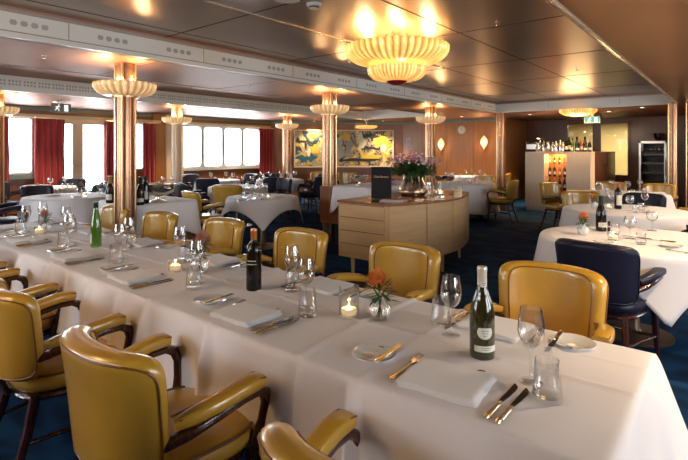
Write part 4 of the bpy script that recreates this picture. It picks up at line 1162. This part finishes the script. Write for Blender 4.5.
for k in range(4):
    a, b = 1+k*5-(1 if k else 0), 5+k*5
    vs = []; fs = []
    ks = [k*5+i*5/8 for i in range(9)]
    pts = [arc(q) for q in ks]; pts[0] = arc(ks[0]+.06); pts[-1] = arc(ks[-1]-.06)
    for (x, y) in pts: vs += [(x+.002, y, .262), (x+.010, y, .262), (x+.010, y, .845), (x+.002, y, .845)]
    for i in range(8):
        for c_ in range(4): fs.append((i*4+c_, i*4+(c_+1) % 4, (i+1)*4+(c_+1) % 4, (i+1)*4+c_))
    fs += [(0, 1, 2, 3), (35, 34, 33, 32)]
    MB().add(vs, fs).build('door', M['oak'], t, angle=30)
for x, y in ((-.55, .12), (-.12, .12), (-.05, 1.8), (-.55, 1.85), (.12, 1.0)):
    MB().tube([(x, y, .26), (x+.01, y-.01, 0)], [.026, .016], n=12).build('leg', M['oak'], t)
# things on it
SBZ = .884
def on_sb(u, v): return Wt(u, v, SBZ)
x, y = on_sb(381, 199)
t = thing('menu_board', 'black upright menu folder with gold lettering on the sideboard', 'menu', (x, y, SBZ), math.radians(28))
MB().box(-.115, .115, -.004, .004, .0, .37, Matrix.Rotation(-.05, 4, 'X')).build('cover', M['black'], t, smooth=False, bevel=.002)
MB().box(-.115, .115, .06, .066, .0, .36, Matrix.Rotation(.12, 4, 'X')).build('back_cover', M['black'], t, smooth=False)
cu = bpy.data.curves.new('lettering', 'FONT'); cu.body = 'Club Rooms'; cu.size = .034; cu.align_x = 'CENTER'; cu.extrude = .0004
cu.materials.append(mat('gold_ink', (.80, .62, .30), .5)); tmp = bpy.data.objects.new('lettering_curve', cu); COL.objects.link(tmp); bpy.context.view_layer.update()
fo = bpy.data.objects.new('lettering', bpy.data.meshes.new_from_object(tmp)); bpy.data.objects.remove(tmp); COL.objects.link(fo); fo.parent = t
fo.location = (0, -.0055+.013, .245); fo.rotation_euler = (PI/2-.05, 0, 0); fo.location = (0, -.006+.245*.05-.000, .245)
x, y = on_sb(392, 201)
for k in range(3):
    o = MB().box(-.13+.01*k, .13+.01*k, -.085, .085, .001+k*.006, .006+k*.006).build('magazine', M['salmon'] if k == 2 else M['paper'], loc=(x+.01*k, y+.02*k, SBZ), rz=.5+.25*k, smooth=False)
    tag(o, ('pale magazine at the bottom of the pile beside the menu board', 'pale magazine in the middle of the pile beside the menu board', 'salmon-coloured magazine on top of the pile beside the menu board')[k], 'magazine', 'magazines on the sideboard')
x, y = on_sb(413, 194.5)
t = thing('flower_bowl', 'big silver bowl overflowing with pink flowers on the sideboard', 'vase of flowers', (x, y, SBZ)); t.scale = (1.12, 1.12, 1.15)
MB().lathe([(.0005, .0), (.13, .0), (.15, .02), (.165, .05), (.15, .10), (.115, .16), (.105, .21), (.118, .225), (.112, .225), (.098, .21), (.10, .16), (.0005, .15)], 48).build('silver_bowl', M['silver'], t)
MB().lathe([(.151, .018), (.170, .035), (.17, .05), (.165, .055)], 48).build('foot_rim', M['brass'], t)
rnd = random.Random(11); lf = MB()
for k in range(900):
    a = rnd.uniform(0, 2*PI); r = rnd.uniform(.02, .26); z = .22+rnd.uniform(0, .17)*(1-r/.45); e = rnd.uniform(-.5, .9)
    leaf_blade(lf, (r*math.cos(a), r*math.sin(a), z), (math.cos(a)*math.cos(e), math.sin(a)*math.cos(e), math.sin(e)), rnd.uniform(.04, .08), rnd.uniform(.010, .018), n=3, curl=rnd.uniform(0, .5))
lf.build('leaves', M['leaf'], t)
fa, fb = MB(), MB()
for k in range(120):
    a = rnd.uniform(0, 2*PI); r = .31*math.sqrt(rnd.random()); z = .36+.13*rnd.random()*(1-r/.5)-.30*max(0, r-.17)
    c_ = Vector((r*math.cos(a), r*math.sin(a), z)); mb = fa if k % 2 else fb
    for q in range(6):
        an = q*PI/3+k; leaf_blade(mb, c_, (math.cos(an)*.8, math.sin(an)*.8, .55), .036, .014, n=3, curl=.4)
    mb.ball(c_, .013, 8, 5)
fa.build('pink_blossoms', M['pink'], t); fb.build('pale_blossoms', M['palepink'], t)
x, y = on_sb(440, 196)
t = thing('silver_compote', 'silver footed stand with bowl right of the flowers', 'compote', (x, y, SBZ))
MB().lathe([(.0005, 0), (.07, 0), (.07, .008), (.02, .03), (.015, .10), (.02, .19), (.04, .20)], 28).build('foot', M['silver'], t)
MB().lathe([(.03, .195), (.075, .215), (.09, .25), (.087, .25), (.07, .22), (.0005, .205)], 28).build('bowl', M['silver'], t)
x, y = on_sb(449, 187.5)
for k, (du, dv) in enumerate(((432, 195), (450, 193.6))):
    xx, yy = on_sb(du, dv)
    t = thing('glass_jug' if k == 0 else 'red_wine_decanter', ('clear squat glass ice bucket on the sideboard behind the flowers', 'dark red-wine goblet held high at the back of the sideboard')[k], ('ice bucket', 'goblet')[k], (xx, yy, SBZ))
    if k == 0: MB().lathe([(.0005, 0), (.07, 0), (.075, .01), (.085, .15), (.083, .15), (.072, .012), (.0005, .01)], 28).build('glass_wall', M['glass'], t)
    else:
        MB().lathe([(.0005, 0), (.05, 0), (.006, .02), (.006, .16), (.05, .18), (.065, .23), (.06, .27), (.058, .27), (.0005, .18)], 28).build('glass_wall', M['glass'], t)
        MB().lathe([(.0005, .182), (.045, .184), (.060, .225), (.0005, .225)], 24).build('wine', M['redwine'], t)
t = thing('table_sign', 'small gold-coloured card holder at the back of the sideboard', 'card holder', (*on_sb(458, 194.6), SBZ), .6)
MB().box(-.045, .045, -.008, .008, 0, .10).build('card', M['gold'], t, smooth=False)
MB().box(-.05, .05, -.02, .02, 0, .008).build('foot', M['gold'], t, smooth=False)

# ================================================================== BUFFET STATION round the column
t = thing('buffet_station', 'reddish wood buffet block beside the column, half under a white cloth', 'buffet', (-4.45, 5.95, 0), .0)
MB().box(-.50, .50, -.46, .46, .34, .90).build('body', M['panel_dark'], t, smooth=False, bevel=.006)
MB().box(-.34, .34, -.30, .30, 0, .34).build('plinth', M['black'], t, smooth=False)
ol = []; nm = []; n = 120; hx, hy = .38, .475
for i in range(n):
    a = 2*PI*i/n; ca, sa = math.cos(a), math.sin(a); r = 1/((abs(ca)/hx)**14+(abs(sa)/hy)**14)**(1/14); p = (r*ca, r*sa)
    nx_ = math.copysign((abs(p[0])/hx)**13/hx, p[0]); ny_ = math.copysign((abs(p[1])/hy)**13/hy, p[1]); l = math.hypot(nx_, ny_); ol.append(p); nm.append((nx_/l, ny_/l))
hg = [.20+.22*math.exp(-((abs(p[0])-hx)**2+(abs(p[1])-hy)**2)/.03) for p in ol]
BX, BY = -4.45, 5.95
# (cloth and column keep clear of each other: the column stands behind the block)
skirt_cloth('tablecloth', ol, nm, hg, .912, 'white cloth with hanging corners over the buffet block by the column', ripple=.006, freq=1.5, flare=.12, seed=4, loc=(BX+.13, BY, 0), group='white tablecloths')
M['bowl_silver'] = mat('warm_silver', (.80, .72, .62), .22, metal=.9)
def silver_bowl(x, y, z, R, lb, hgt=None):
    t = thing('silver_wine_bowl', lb, 'bowl', (x, y, z)); h = hgt or R*.85
    MB().lathe([(.0005, 0), (R*.45, 0), (R*.42, .012), (R*.14, .03), (R*.12, .05), (R*.3, .06)], 36).build('foot', M['bowl_silver'], t)
    MB().lathe([(.0005, .055), (R*.45, .065), (R*.8, .05+h*.35), (R*.97, .05+h*.7), (R, .05+h), (R*1.05, .055+h), (R*.97, .05+h), (R*.93, .05+h*.7), (R*.75, .06+h*.35), (.0005, .075)], 40).build('bowl', M['bowl_silver'], t)
    m = MB()
    for s_ in (-1, 1): m.tube([(s_*R*.98, -.03, .05+h*.8), (s_*R*1.15, -.02, .05+h*.75), (s_*R*1.15, .02, .05+h*.75), (s_*R*.98, .03, .05+h*.8)], .006, n=8)
    m.build('handle', M['bowl_silver'], t)
    return t
silver_bowl(-4.38, 5.75, .915, .13, 'left silver bowl with white contents on the buffet block', .10)
silver_bowl(-4.18, 6.0, .915, .14, 'right silver bowl with white contents on the buffet block', .10)
for i, (x, y) in enumerate(((-4.40, 5.72), (-4.33, 5.79), (-4.42, 5.80), (-4.22, 5.98), (-4.13, 6.0), (-4.19, 6.06))):
    o = MB().ball((0, 0, .035), .042, 12, 8, (1, 1, .8)).build('rolled_towel', M['napkin'], loc=(x, y, .915+.085)); tag(o, 'white rolled towel heaped in the %s silver bowl on the buffet block' % ('left' if i < 3 else 'right'), 'towel', 'white rolled towels in the left bowl' if i < 3 else 'white rolled towels in the right bowl')
o = MB().cushion(lambda x, y, h: (x*.11, y*.08, .045+h*(1+.3*math.sin(5*x))), .045, n=3, ns=14, nt=12).build('folded_cloth', M['redcloth'], loc=(-4.05, 6.25, .914)); tag(o, 'crumpled pinkish cloth right of the bowls on the buffet block', 'cloth')

# ================================================================== LEFT-HAND TABLES
NV = 'navy armchairs'
def tbl(x, y, R, lbt, lbc, half, phi, seed, low=None): round_table(x, y, R, half, phi, lbt, lbc, seed=seed, low=low)
x1, y1 = Wt(262, 197.5); x1, y1 = -5.5, 4.82
tbl(x1, y1, .52, 'square-draped table in mid room with one long cloth point', 'white cloth whose pointed corner hangs toward the long table, mid room', .675, math.radians(-41-45), 6)
lay('the table with the pointed cloth, mid room', [('w', *Wt(258, 196)), ('w', *Wt(265, 195)), ('w', *Wt(249, 196.5)), ('t', *Wt(244, 198)), ('t', *Wt(254, 198.5)), ('t', *Wt(262, 199.5)), ('n', *Wt(272, 197.5), .3), ('p', *Wt(243, 201), .3), ('c', *Wt(268, 199.3))])
# second buffet block, round the nearest column
t = thing('buffet_station', 'cloth-covered buffet block behind the nearest column', 'buffet', (-5.42, 2.96, 0))
MB().box(-.39, .39, -.36, .36, .34, .845).build('body', M['panel_dark'], t, smooth=False, bevel=.006)
MB().box(-.30, .30, -.30, .30, 0, .34).build('plinth', M['walnut'], t, smooth=False)
ol = []; nm = []; hx = hy = .40
for i in range(120):
    a = 2*PI*i/120; ca, sa = math.cos(a), math.sin(a); r = 1/((abs(ca)/hx)**14+(abs(sa)/hy)**14)**(1/14); p = (r*ca, r*sa)
    nx_ = math.copysign((abs(p[0])/hx)**13/hx, p[0]); ny_ = math.copysign((abs(p[1])/hy)**13/hy, p[1]); l = math.hypot(nx_, ny_); ol.append(p); nm.append((nx_/l, ny_/l))
ol = [(a*1.08, b) for a, b in ol]; hg = [.32+.10*math.exp(-((abs(p[0])-hx*1.08)**2+(abs(p[1])-hy)**2)/.03) for p in ol]
skirt_cloth('tablecloth', ol, nm, hg, .858, 'white cloth on the buffet block carrying the large silver wine bowl', ripple=.010, freq=1.5, flare=.12, seed=9, loc=(-5.42, 2.96, 0), group='white tablecloths')
silver_bowl(*Wt(158, 201.5, .86), .8605, .20, 'large silver wine bowl on the buffet block right of the nearest column', .15)
ZB = .8605
foil_bottle.put((*Wt(110, 203, ZB), ZB), 0, 'gold-foiled sparkling wine bottle just left of the nearest column')
champ_bottle.put((*Wt(140.5, 205, ZB), ZB), .3, 'dark sparkling wine bottle with white label just right of the nearest column')
plain_bottle.put((*Wt(145.5, 203.5, ZB), ZB), .3, 'dark wine bottle touching the left of the silver wine bowl')
# T3 big round at left
x3, y3 = Wt(70, 196)
tbl(x3, y3, .62, 'round table at left behind the green bottle', 'lilac-shaded white cloth of the round table at left, behind the green bottle', 1.05, .4, 8, low=.36)
lay('the round table at left', [('w', *Wt(65, 194.5)), ('w', *Wt(70, 195)), ('w', *Wt(98, 192.5)), ('w', *Wt(106, 192.5)), ('t', *Wt(58, 193.5)), ('t', *Wt(101, 194)), ('t', *Wt(88, 193)), ('c', *Wt(84, 196.5)), ('n', *Wt(50, 196), .2), ('p', *Wt(77, 197.5))])
peach_vase.put((*Wt(79.5, 193.5), ZT), .5, 'small vase with orange-brown flowers on the round table at left')
x4, y4 = -10.05, 3.55
tbl(x4, y4, .42, 'small square-draped table under the left window', 'white cloth of the small table under the left window', .78, .15, 9, low=.42)
lay('the small table under the left window', [('w', x4+.1, y4-.05), ('w', x4-.1, y4+.28), ('t', x4+.05, y4-.25)])
# tables further along the windows
def far_table(u, v, R, lbt, lbc, seed, ph, low=.34, half=.8):
    x, y = Wt(u, v); tbl(x, y, R, lbt, lbc, half, .5, seed, low=low); return x, y
x5, y5 = -8.75, 4.9; tbl(x5, y5, .5, 'table behind the silver wine bowl, beside the cream column', 'pinkish-lit white cloth behind the silver wine bowl', .8, .6, 10, low=.40)
lay('the table behind the silver wine bowl', [('w', x5-.25, y5-.1), ('w', x5-.1, y5+.25), ('w', x5+.15, y5+.3), ('t', x5, y5+.1), ('t', x5+.3, y5+.05)])
x7, y7 = Wt(238, 186.5); tbl(x7, y7, .55, 'table behind the pointed-cloth table, second from it toward the windows', 'white cloth of the table just behind the pointed-cloth table', .8, .3, 11, low=.28)
lay('the table just behind the pointed-cloth table', [('w', *Wt(231, 186)), ('w', *Wt(243, 184.5)), ('w', *Wt(252, 185.5)), ('w', *Wt(261, 186)), ('t', *Wt(236, 188)), ('t', *Wt(247, 188)), ('t', *Wt(256, 188)), ('n', *Wt(223, 188), .3)])
x6, y6 = Wt(218, 180); tbl(x6, y6, .5, 'table close below the four-pane window', 'white cloth of the table close below the four-pane window', .8, .3, 12, low=.25)
lay('the table close below the four-pane window', [('w', *Wt(211, 180)), ('w', *Wt(226, 179.5)), ('w', *Wt(233, 180.5)), ('t', *Wt(216, 181)), ('t', *Wt(223, 181.5)), ('t', *Wt(238, 180.5))])
x8, y8 = Wt(280, 179.5); tbl(x8, y8, .55, 'table before the left part of the mural, near the red curtain', 'white cloth of the table before the left part of the mural', .8, .3, 13, low=.25)
lay('the table before the left part of the mural', [('w', *Wt(262, 179.5)), ('w', *Wt(270, 179.0)), ('w', *Wt(281, 178.5)), ('w', *Wt(288, 179)), ('w', *Wt(295, 178.5)), ('t', *Wt(267, 181)), ('t', *Wt(277, 181.5))])
for k, (u, v) in enumerate(((264, 181.5), (281, 180.7), (291, 179.3))):
    t = MB().cushion(lambda x, y, h: (x*.05*(1-.6*(y+1)/2), h, .07+y*.07), .02, n=3, ns=8, nt=8).build('standing_napkin', M['napkin'], loc=(*Wt(u, v), ZT), rz=.6)
    tag(t, '%s standing folded napkin on the table before the mural' % ('left', 'middle', 'right')[k], 'napkin', 'standing napkins')
# tables at the far wall behind the sideboard
round_table(-4.47, 9.65, .60, .9, .3, 'round table right of the sideboard, with mustard chair on its right', 'long white cloth reaching almost to the carpet, right of the sideboard', low=.60, seed=14)
lay('the round table right of the sideboard', [('w', *Wt(452, 182)), ('w', *Wt(459, 182.5)), ('w', *Wt(474, 181.5)), ('w', *Wt(480, 183)), ('t', *Wt(464, 181)), ('t', *Wt(470, 183.5)), ('n', *Wt(455, 184.5), .3), ('n', *Wt(482, 184.5), .9)])
round_table(-5.45, 12.2, .52, .9, .3, 'table against the wood wall under the two sconces', 'white cloth of the table under the two sconces', low=.40, seed=15)
lay('the table under the two sconces', [('w', *Wt(466, 176)), ('w', *Wt(472, 175.5)), ('w', *Wt(480, 176)), ('t', *Wt(485, 176.5)), ('t', *Wt(469, 177))])
# chairs around them
G1 = 'mustard armchairs by the mid-room tables'
chair('y', -6.10, 4.22, -.20, 'mustard armchair drawn up left of the pointed-cloth table', G1)
chair('y', -6.92, 5.30, .70, 'mustard armchair behind the pointed-cloth table, low behind the cloth', G1)
chair('n', -7.72, 5.12, -.45, 'navy armchair with a bluish sheen, left of the table below the windows', NV)
chair('n', -7.95, 2.22, -.15, 'navy armchair at the left edge of the photo, beside the left round table', NV)
chair('n', -10.62, 3.0, -1.0, 'navy armchair at far left below the plain window', NV)
chair('n', -9.02, 3.05, -1.5, 'navy armchair between the left round table and the small window table', NV)
chair('n', -10.64, 4.1, -2.2, 'navy armchair before the wide red curtain', NV)
chair('n', -9.35, 3.95, PI-.5, 'navy armchair behind the left round table, below the glazed door', NV)
chair('n', -8.32, 3.66, -2.6, 'navy armchair right of the left round table, just left of the nearest column', NV)
chair('n', -8.15, 4.55, .75, 'navy armchair with its back to the room in front of the cream column', NV)
chair('n', -9.50, 4.85, -1.5, 'navy armchair behind the silver wine bowl', NV)
chair('n', -10.15, 6.75, -1.5, 'navy armchair under the left pane of the four-pane window', NV)
chair('n', -8.78, 6.22, .6, 'navy armchair in front of the table close below the four-pane window', NV)
chair('n', -7.25, 6.70, PI-.2, 'navy armchair before the red curtain, behind the many glasses', NV)
chair('n', -9.40, 7.65, PI, 'navy armchair under the right pane of the four-pane window', NV)
chair('n', -7.85, 7.25, .75, 'navy armchair with its back to the room before the left part of the mural', NV)
chair('n', -7.58, 8.12, 1.9, 'navy armchair left of the bluish one, before the mural', NV)
chair('n', -8.05, 8.75, PI-.45, 'bluish navy armchair left of the buffet block', NV)
chair('n', -8.95, 8.15, -2.0, 'navy armchair left of the table before the mural', NV)
chair('y', *Wt(320, 178, .70), PI+.8, 'mustard armchair under the mural, left of the column', G1)
chair('y', *Wt(348, 178, .70), PI+.8, 'mustard armchair under the mural, right of the column', G1)
G3 = 'mustard armchairs beside the tables right of the sideboard'
chair('y', -3.66, 9.55, PI/2+.1, 'mustard armchair facing left at the table right of the sideboard, nearer one', G3)
chair('y', -4.72, 12.05, PI/2+.1, 'mustard armchair facing left next to the corner column, farther one', G3)
chair('y', -4.55, 10.55, PI-.1, 'mustard armchair behind the long-clothed table, below the right sconce', G3)

# ================================================================== BAR CABINET
BXA, BXB, BYA, BYB, BZ = -3.93, -2.50, 11.75, 14.75, 1.41
t = thing('bar_cabinet', 'tall limed-oak bar cabinet with a lit orange display niche', 'cabinet', (BXA, BYA, 0))
w1, w2 = .44, .93       # niche span
W_, D_ = BXB-BXA, BYB-BYA
b = MB(); b.box(0, w1, 0, D_, .10, BZ); b.box(w2, W_-.0, 0, .45, .10, BZ); b.box(w1, w2, .42, D_, .10, BZ); b.box(w1, w2, 0, .42, BZ-.04, BZ); b.box(w1, w2, 0, .42, .10, .16)
b.build('body', M['oak_v'], t, smooth=False)
MB().box(w2, W_-.02, .45, D_, .10, BZ).build('side_cupboard', M['walnut'], t, smooth=False)  # dark walnut here and on its doors stands in for the side's shade
MB().box(.02, W_-.04, .03, D_-.05, 0, .10).build('plinth', M['oak_v'], t, smooth=False)
MB().box(w1, w2, .40, .418, .16, BZ-.04).build('niche_back', M['panel'], t, smooth=False)
for z in (.52, .82, 1.12): MB().box(w1, w2, .02, .40, z, z+.012).build('shelf', M['glass'], t, smooth=False)
for k in range(2):
    for r_ in range(2):
        d_ = MB().box(W_-.022, W_-.004, .47+k*1.15, .47+k*1.15+1.12, .12+r_*.66, .12+r_*.66+.63).build('door', M['walnut'], t, smooth=False, bevel=.003)
        MB().ball((W_+.008, .47+k*1.15+(1.02 if k == 0 else .1), .12+r_*.66+.32), .014, 10, 6).build('knob', M['black_metal'], d_)
l = bpy.data.lights.new('niche_light', 'AREA'); l.size = .3; l.energy = 9; l.color = (1, .5, .18)
lo = bpy.data.objects.new('niche_light', l); COL.objects.link(lo); lo.parent = t; lo.location = ((w1+w2)/2, .2, BZ-.05)
k = 0
for (z, row, nb) in ((1.134, 'top', 4), (.834, 'second', 4), (.534, 'third', 4), (.162, 'bottom', 4)):
    for i in range(nb):
        x = BXA+w1+.08+i*.11
        pr = (amber_bottle if (i+k) % 3 == 0 else plain_bottle); sc = .62 if z > 1 else .85
        pr.put((x, BYA+.16, z), 0, '%s bottle on the %s shelf of the lit niche' % (('leftmost', 'second from left', 'third from left', 'rightmost')[i], row), 'bottles in the lit niche', scale=(sc,)*3)
    k += 1
# on top: cocktail gear and bottles
shaker = lathe_thing('cocktail_shaker', 'shaker', [(.0005, 0), (.038, 0), (.046, .15), (.040, .17), (.030, .20), (.016, .22), (.016, .24), (.0005, .245)], 'silver', 20)
jug = lathe_thing('silver_jug', 'jug', [(.0005, 0), (.04, 0), (.065, .05), (.065, .09), (.04, .14), (.035, .19), (.045, .21), (.0005, .2)], 'silver', 20)
xs = [wy(u, 12.0) for u in (538, 543, 548, 552, 556, 559.5, 563)]
for i, x in enumerate(xs):
    (jug if i in (0, 2) else shaker).put((x, 12.0+.06*(i % 2), BZ), 0, '%s polished silver %s on the bar cabinet' % (('leftmost', 'second', 'third', 'fourth', 'fifth', 'sixth', 'rightmost')[i], 'jug' if i in (0, 2) else 'shaker'), 'silver shakers and jugs on the bar cabinet', scale=(1, 1, .95+.1*(i % 3)))
for i, (u, yy, pr) in enumerate(((566, 12.1, 'p'), (569, 12.3, 'p'), (572.5, 12.05, 'g'), (577, 12.1, 'c'), (581, 12.3, 's'), (585, 12.1, 'c'), (589.5, 12.4, 'f'))):
    q = {'p': plain_bottle, 'g': hock_bottle, 'c': champ_bottle, 's': amber_bottle, 'f': foil_bottle}[pr]
    q.put((wy(u, yy), yy, BZ), 0, '%s bottle in the row standing on the bar cabinet' % ('leftmost', 'second', 'third', 'fourth', 'fifth', 'sixth', 'rightmost')[i], 'bottles on the bar cabinet', scale=(1.15,)*3 if i % 2 else (1.0,)*3)
t = thing('coffee_machine', 'dark boxy coffee machine left of the silver shakers', 'coffee machine', (wy(533.5, 12.3), 12.3, BZ))
MB().box(-.14, .14, -.15, .15, .02, .22).build('housing', M['black_metal'], t, smooth=False, bevel=.01)
MB().box(-.12, .12, -.156, -.15, .06, .18).build('front_panel', M['steel'], t, smooth=False)
t = thing('cocktail_lamp', 'flat silver-topped stand above the shakers on the bar cabinet', 'stand', (wy(540, 12.45), 12.45, BZ))
MB().lathe([(.05, 0), (.05, .01), (.008, .015), (.008, .33)], 16).build('pole', M['chrome'], t); MB().lathe([(.0005, .35), (.10, .33), (.11, .32), (.0005, .325)], 24).build('shade', M['chrome'], t)

# ================================================================== WINE COOLER
cy0 = 14.55; xa_, xb_ = wy(639, cy0), wy(666.5, cy0)
t = thing('wine_cooler', 'tall steel-framed wine cooler with dark glass door', 'wine cooler', ((xa_+xb_)/2, cy0, 0)); hw_ = (xb_-xa_)/2
c = MB(); c.box(-hw_, hw_, .6, .64, .05, 1.68); c.box(-hw_, -hw_+.03, 0, .62, .05, 1.68); c.box(hw_-.03, hw_, 0, .62, .05, 1.68); c.box(-hw_, hw_, 0, .62, 1.64, 1.68); c.box(-hw_, hw_, 0, .62, .0, .08)
c.build('body', M['black_metal'], t, smooth=False)
d_ = MB(); 
for a in ((-hw_, -hw_+.045, .06, 1.68), (hw_-.045, hw_, .06, 1.68), (-hw_, hw_, 1.62, 1.68), (-hw_, hw_, .06, .12)): d_.box(a[0], a[1], -.03, 0, a[2], a[3])
d_ = d_.build('door', M['steel'], t, smooth=False)
MB().box(-hw_+.04, hw_-.04, -.02, -.012, .1, 1.63).build('glass_pane', M['pane'], d_, smooth=False)
MB().tube([(hw_-.02, -.03, 1.2), (hw_-.02, -.06, 1.2), (hw_-.02, -.06, .8), (hw_-.02, -.03, .8)], .008, n=8).build('handle', M['chrome'], d_)
for k, z in enumerate((.35, .6, .85, 1.1, 1.32)):
    m = MB(); m.box(-hw_+.03, hw_-.03, .05, .57, z, z+.012); m.box(-hw_+.03, hw_-.03, .04, .05, z-.005, z+.03); m.build('shelf', M['darkwood'], t, smooth=False)
for i in range(6):
    balloon_glass.put((t.location.x-.22+i*.088, cy0+.15, 1.334), 0, '%s stored glass on the top shelf inside the wine cooler' % ('leftmost', 'second from left', 'third from left', 'fourth from left', 'fifth from left', 'rightmost')[i], 'glasses in the wine cooler')
t = thing('wine_bucket', 'dark flared metal bucket standing on the wine cooler', 'bucket', (wy(658.5, cy0+.2), cy0+.2, 1.68))
MB().lathe([(.0005, .0), (.07, 0), (.075, .02), (.12, .20), (.125, .205), (.115, .205), (.065, .02)], 24).build('bucket_wall', M['chrome'], t)
m = MB()
for s_ in (-1, 1): m.tube([(s_*.10, -.03, .16), (s_*.15, 0, .17), (s_*.10, .03, .16)], .006, n=6)
m.build('handle', M['chrome'], t)
# glasses in the wood wall niche
for i in range(4):
    balloon_glass.put((-.48+i*.13, 11.55, 1.152), 0, '%s glass on the counter of the wall niche at the right edge' % ('leftmost', 'second', 'third', 'rightmost')[i], 'glasses in the wall niche')
# light in the room behind the interior windows
t = thing('ceiling_lamp', 'flat ceiling light of the yellow room behind the bar windows', 'lamp', (-2.2, YB+1.5, LOW-.02))
MB().box(-.9, .9, -.08, .08, 0, .02).build('diffuser', M['down'], t, smooth=False)
l = bpy.data.lights.new('tube_light', 'AREA'); l.shape = 'RECTANGLE'; l.size = 3.2; l.size_y = .3; l.energy = 75; l.color = (1, .85, .55)
lo = bpy.data.objects.new('tube_light', l); COL.objects.link(lo); lo.parent = t; lo.location = (0, 0, -.01)
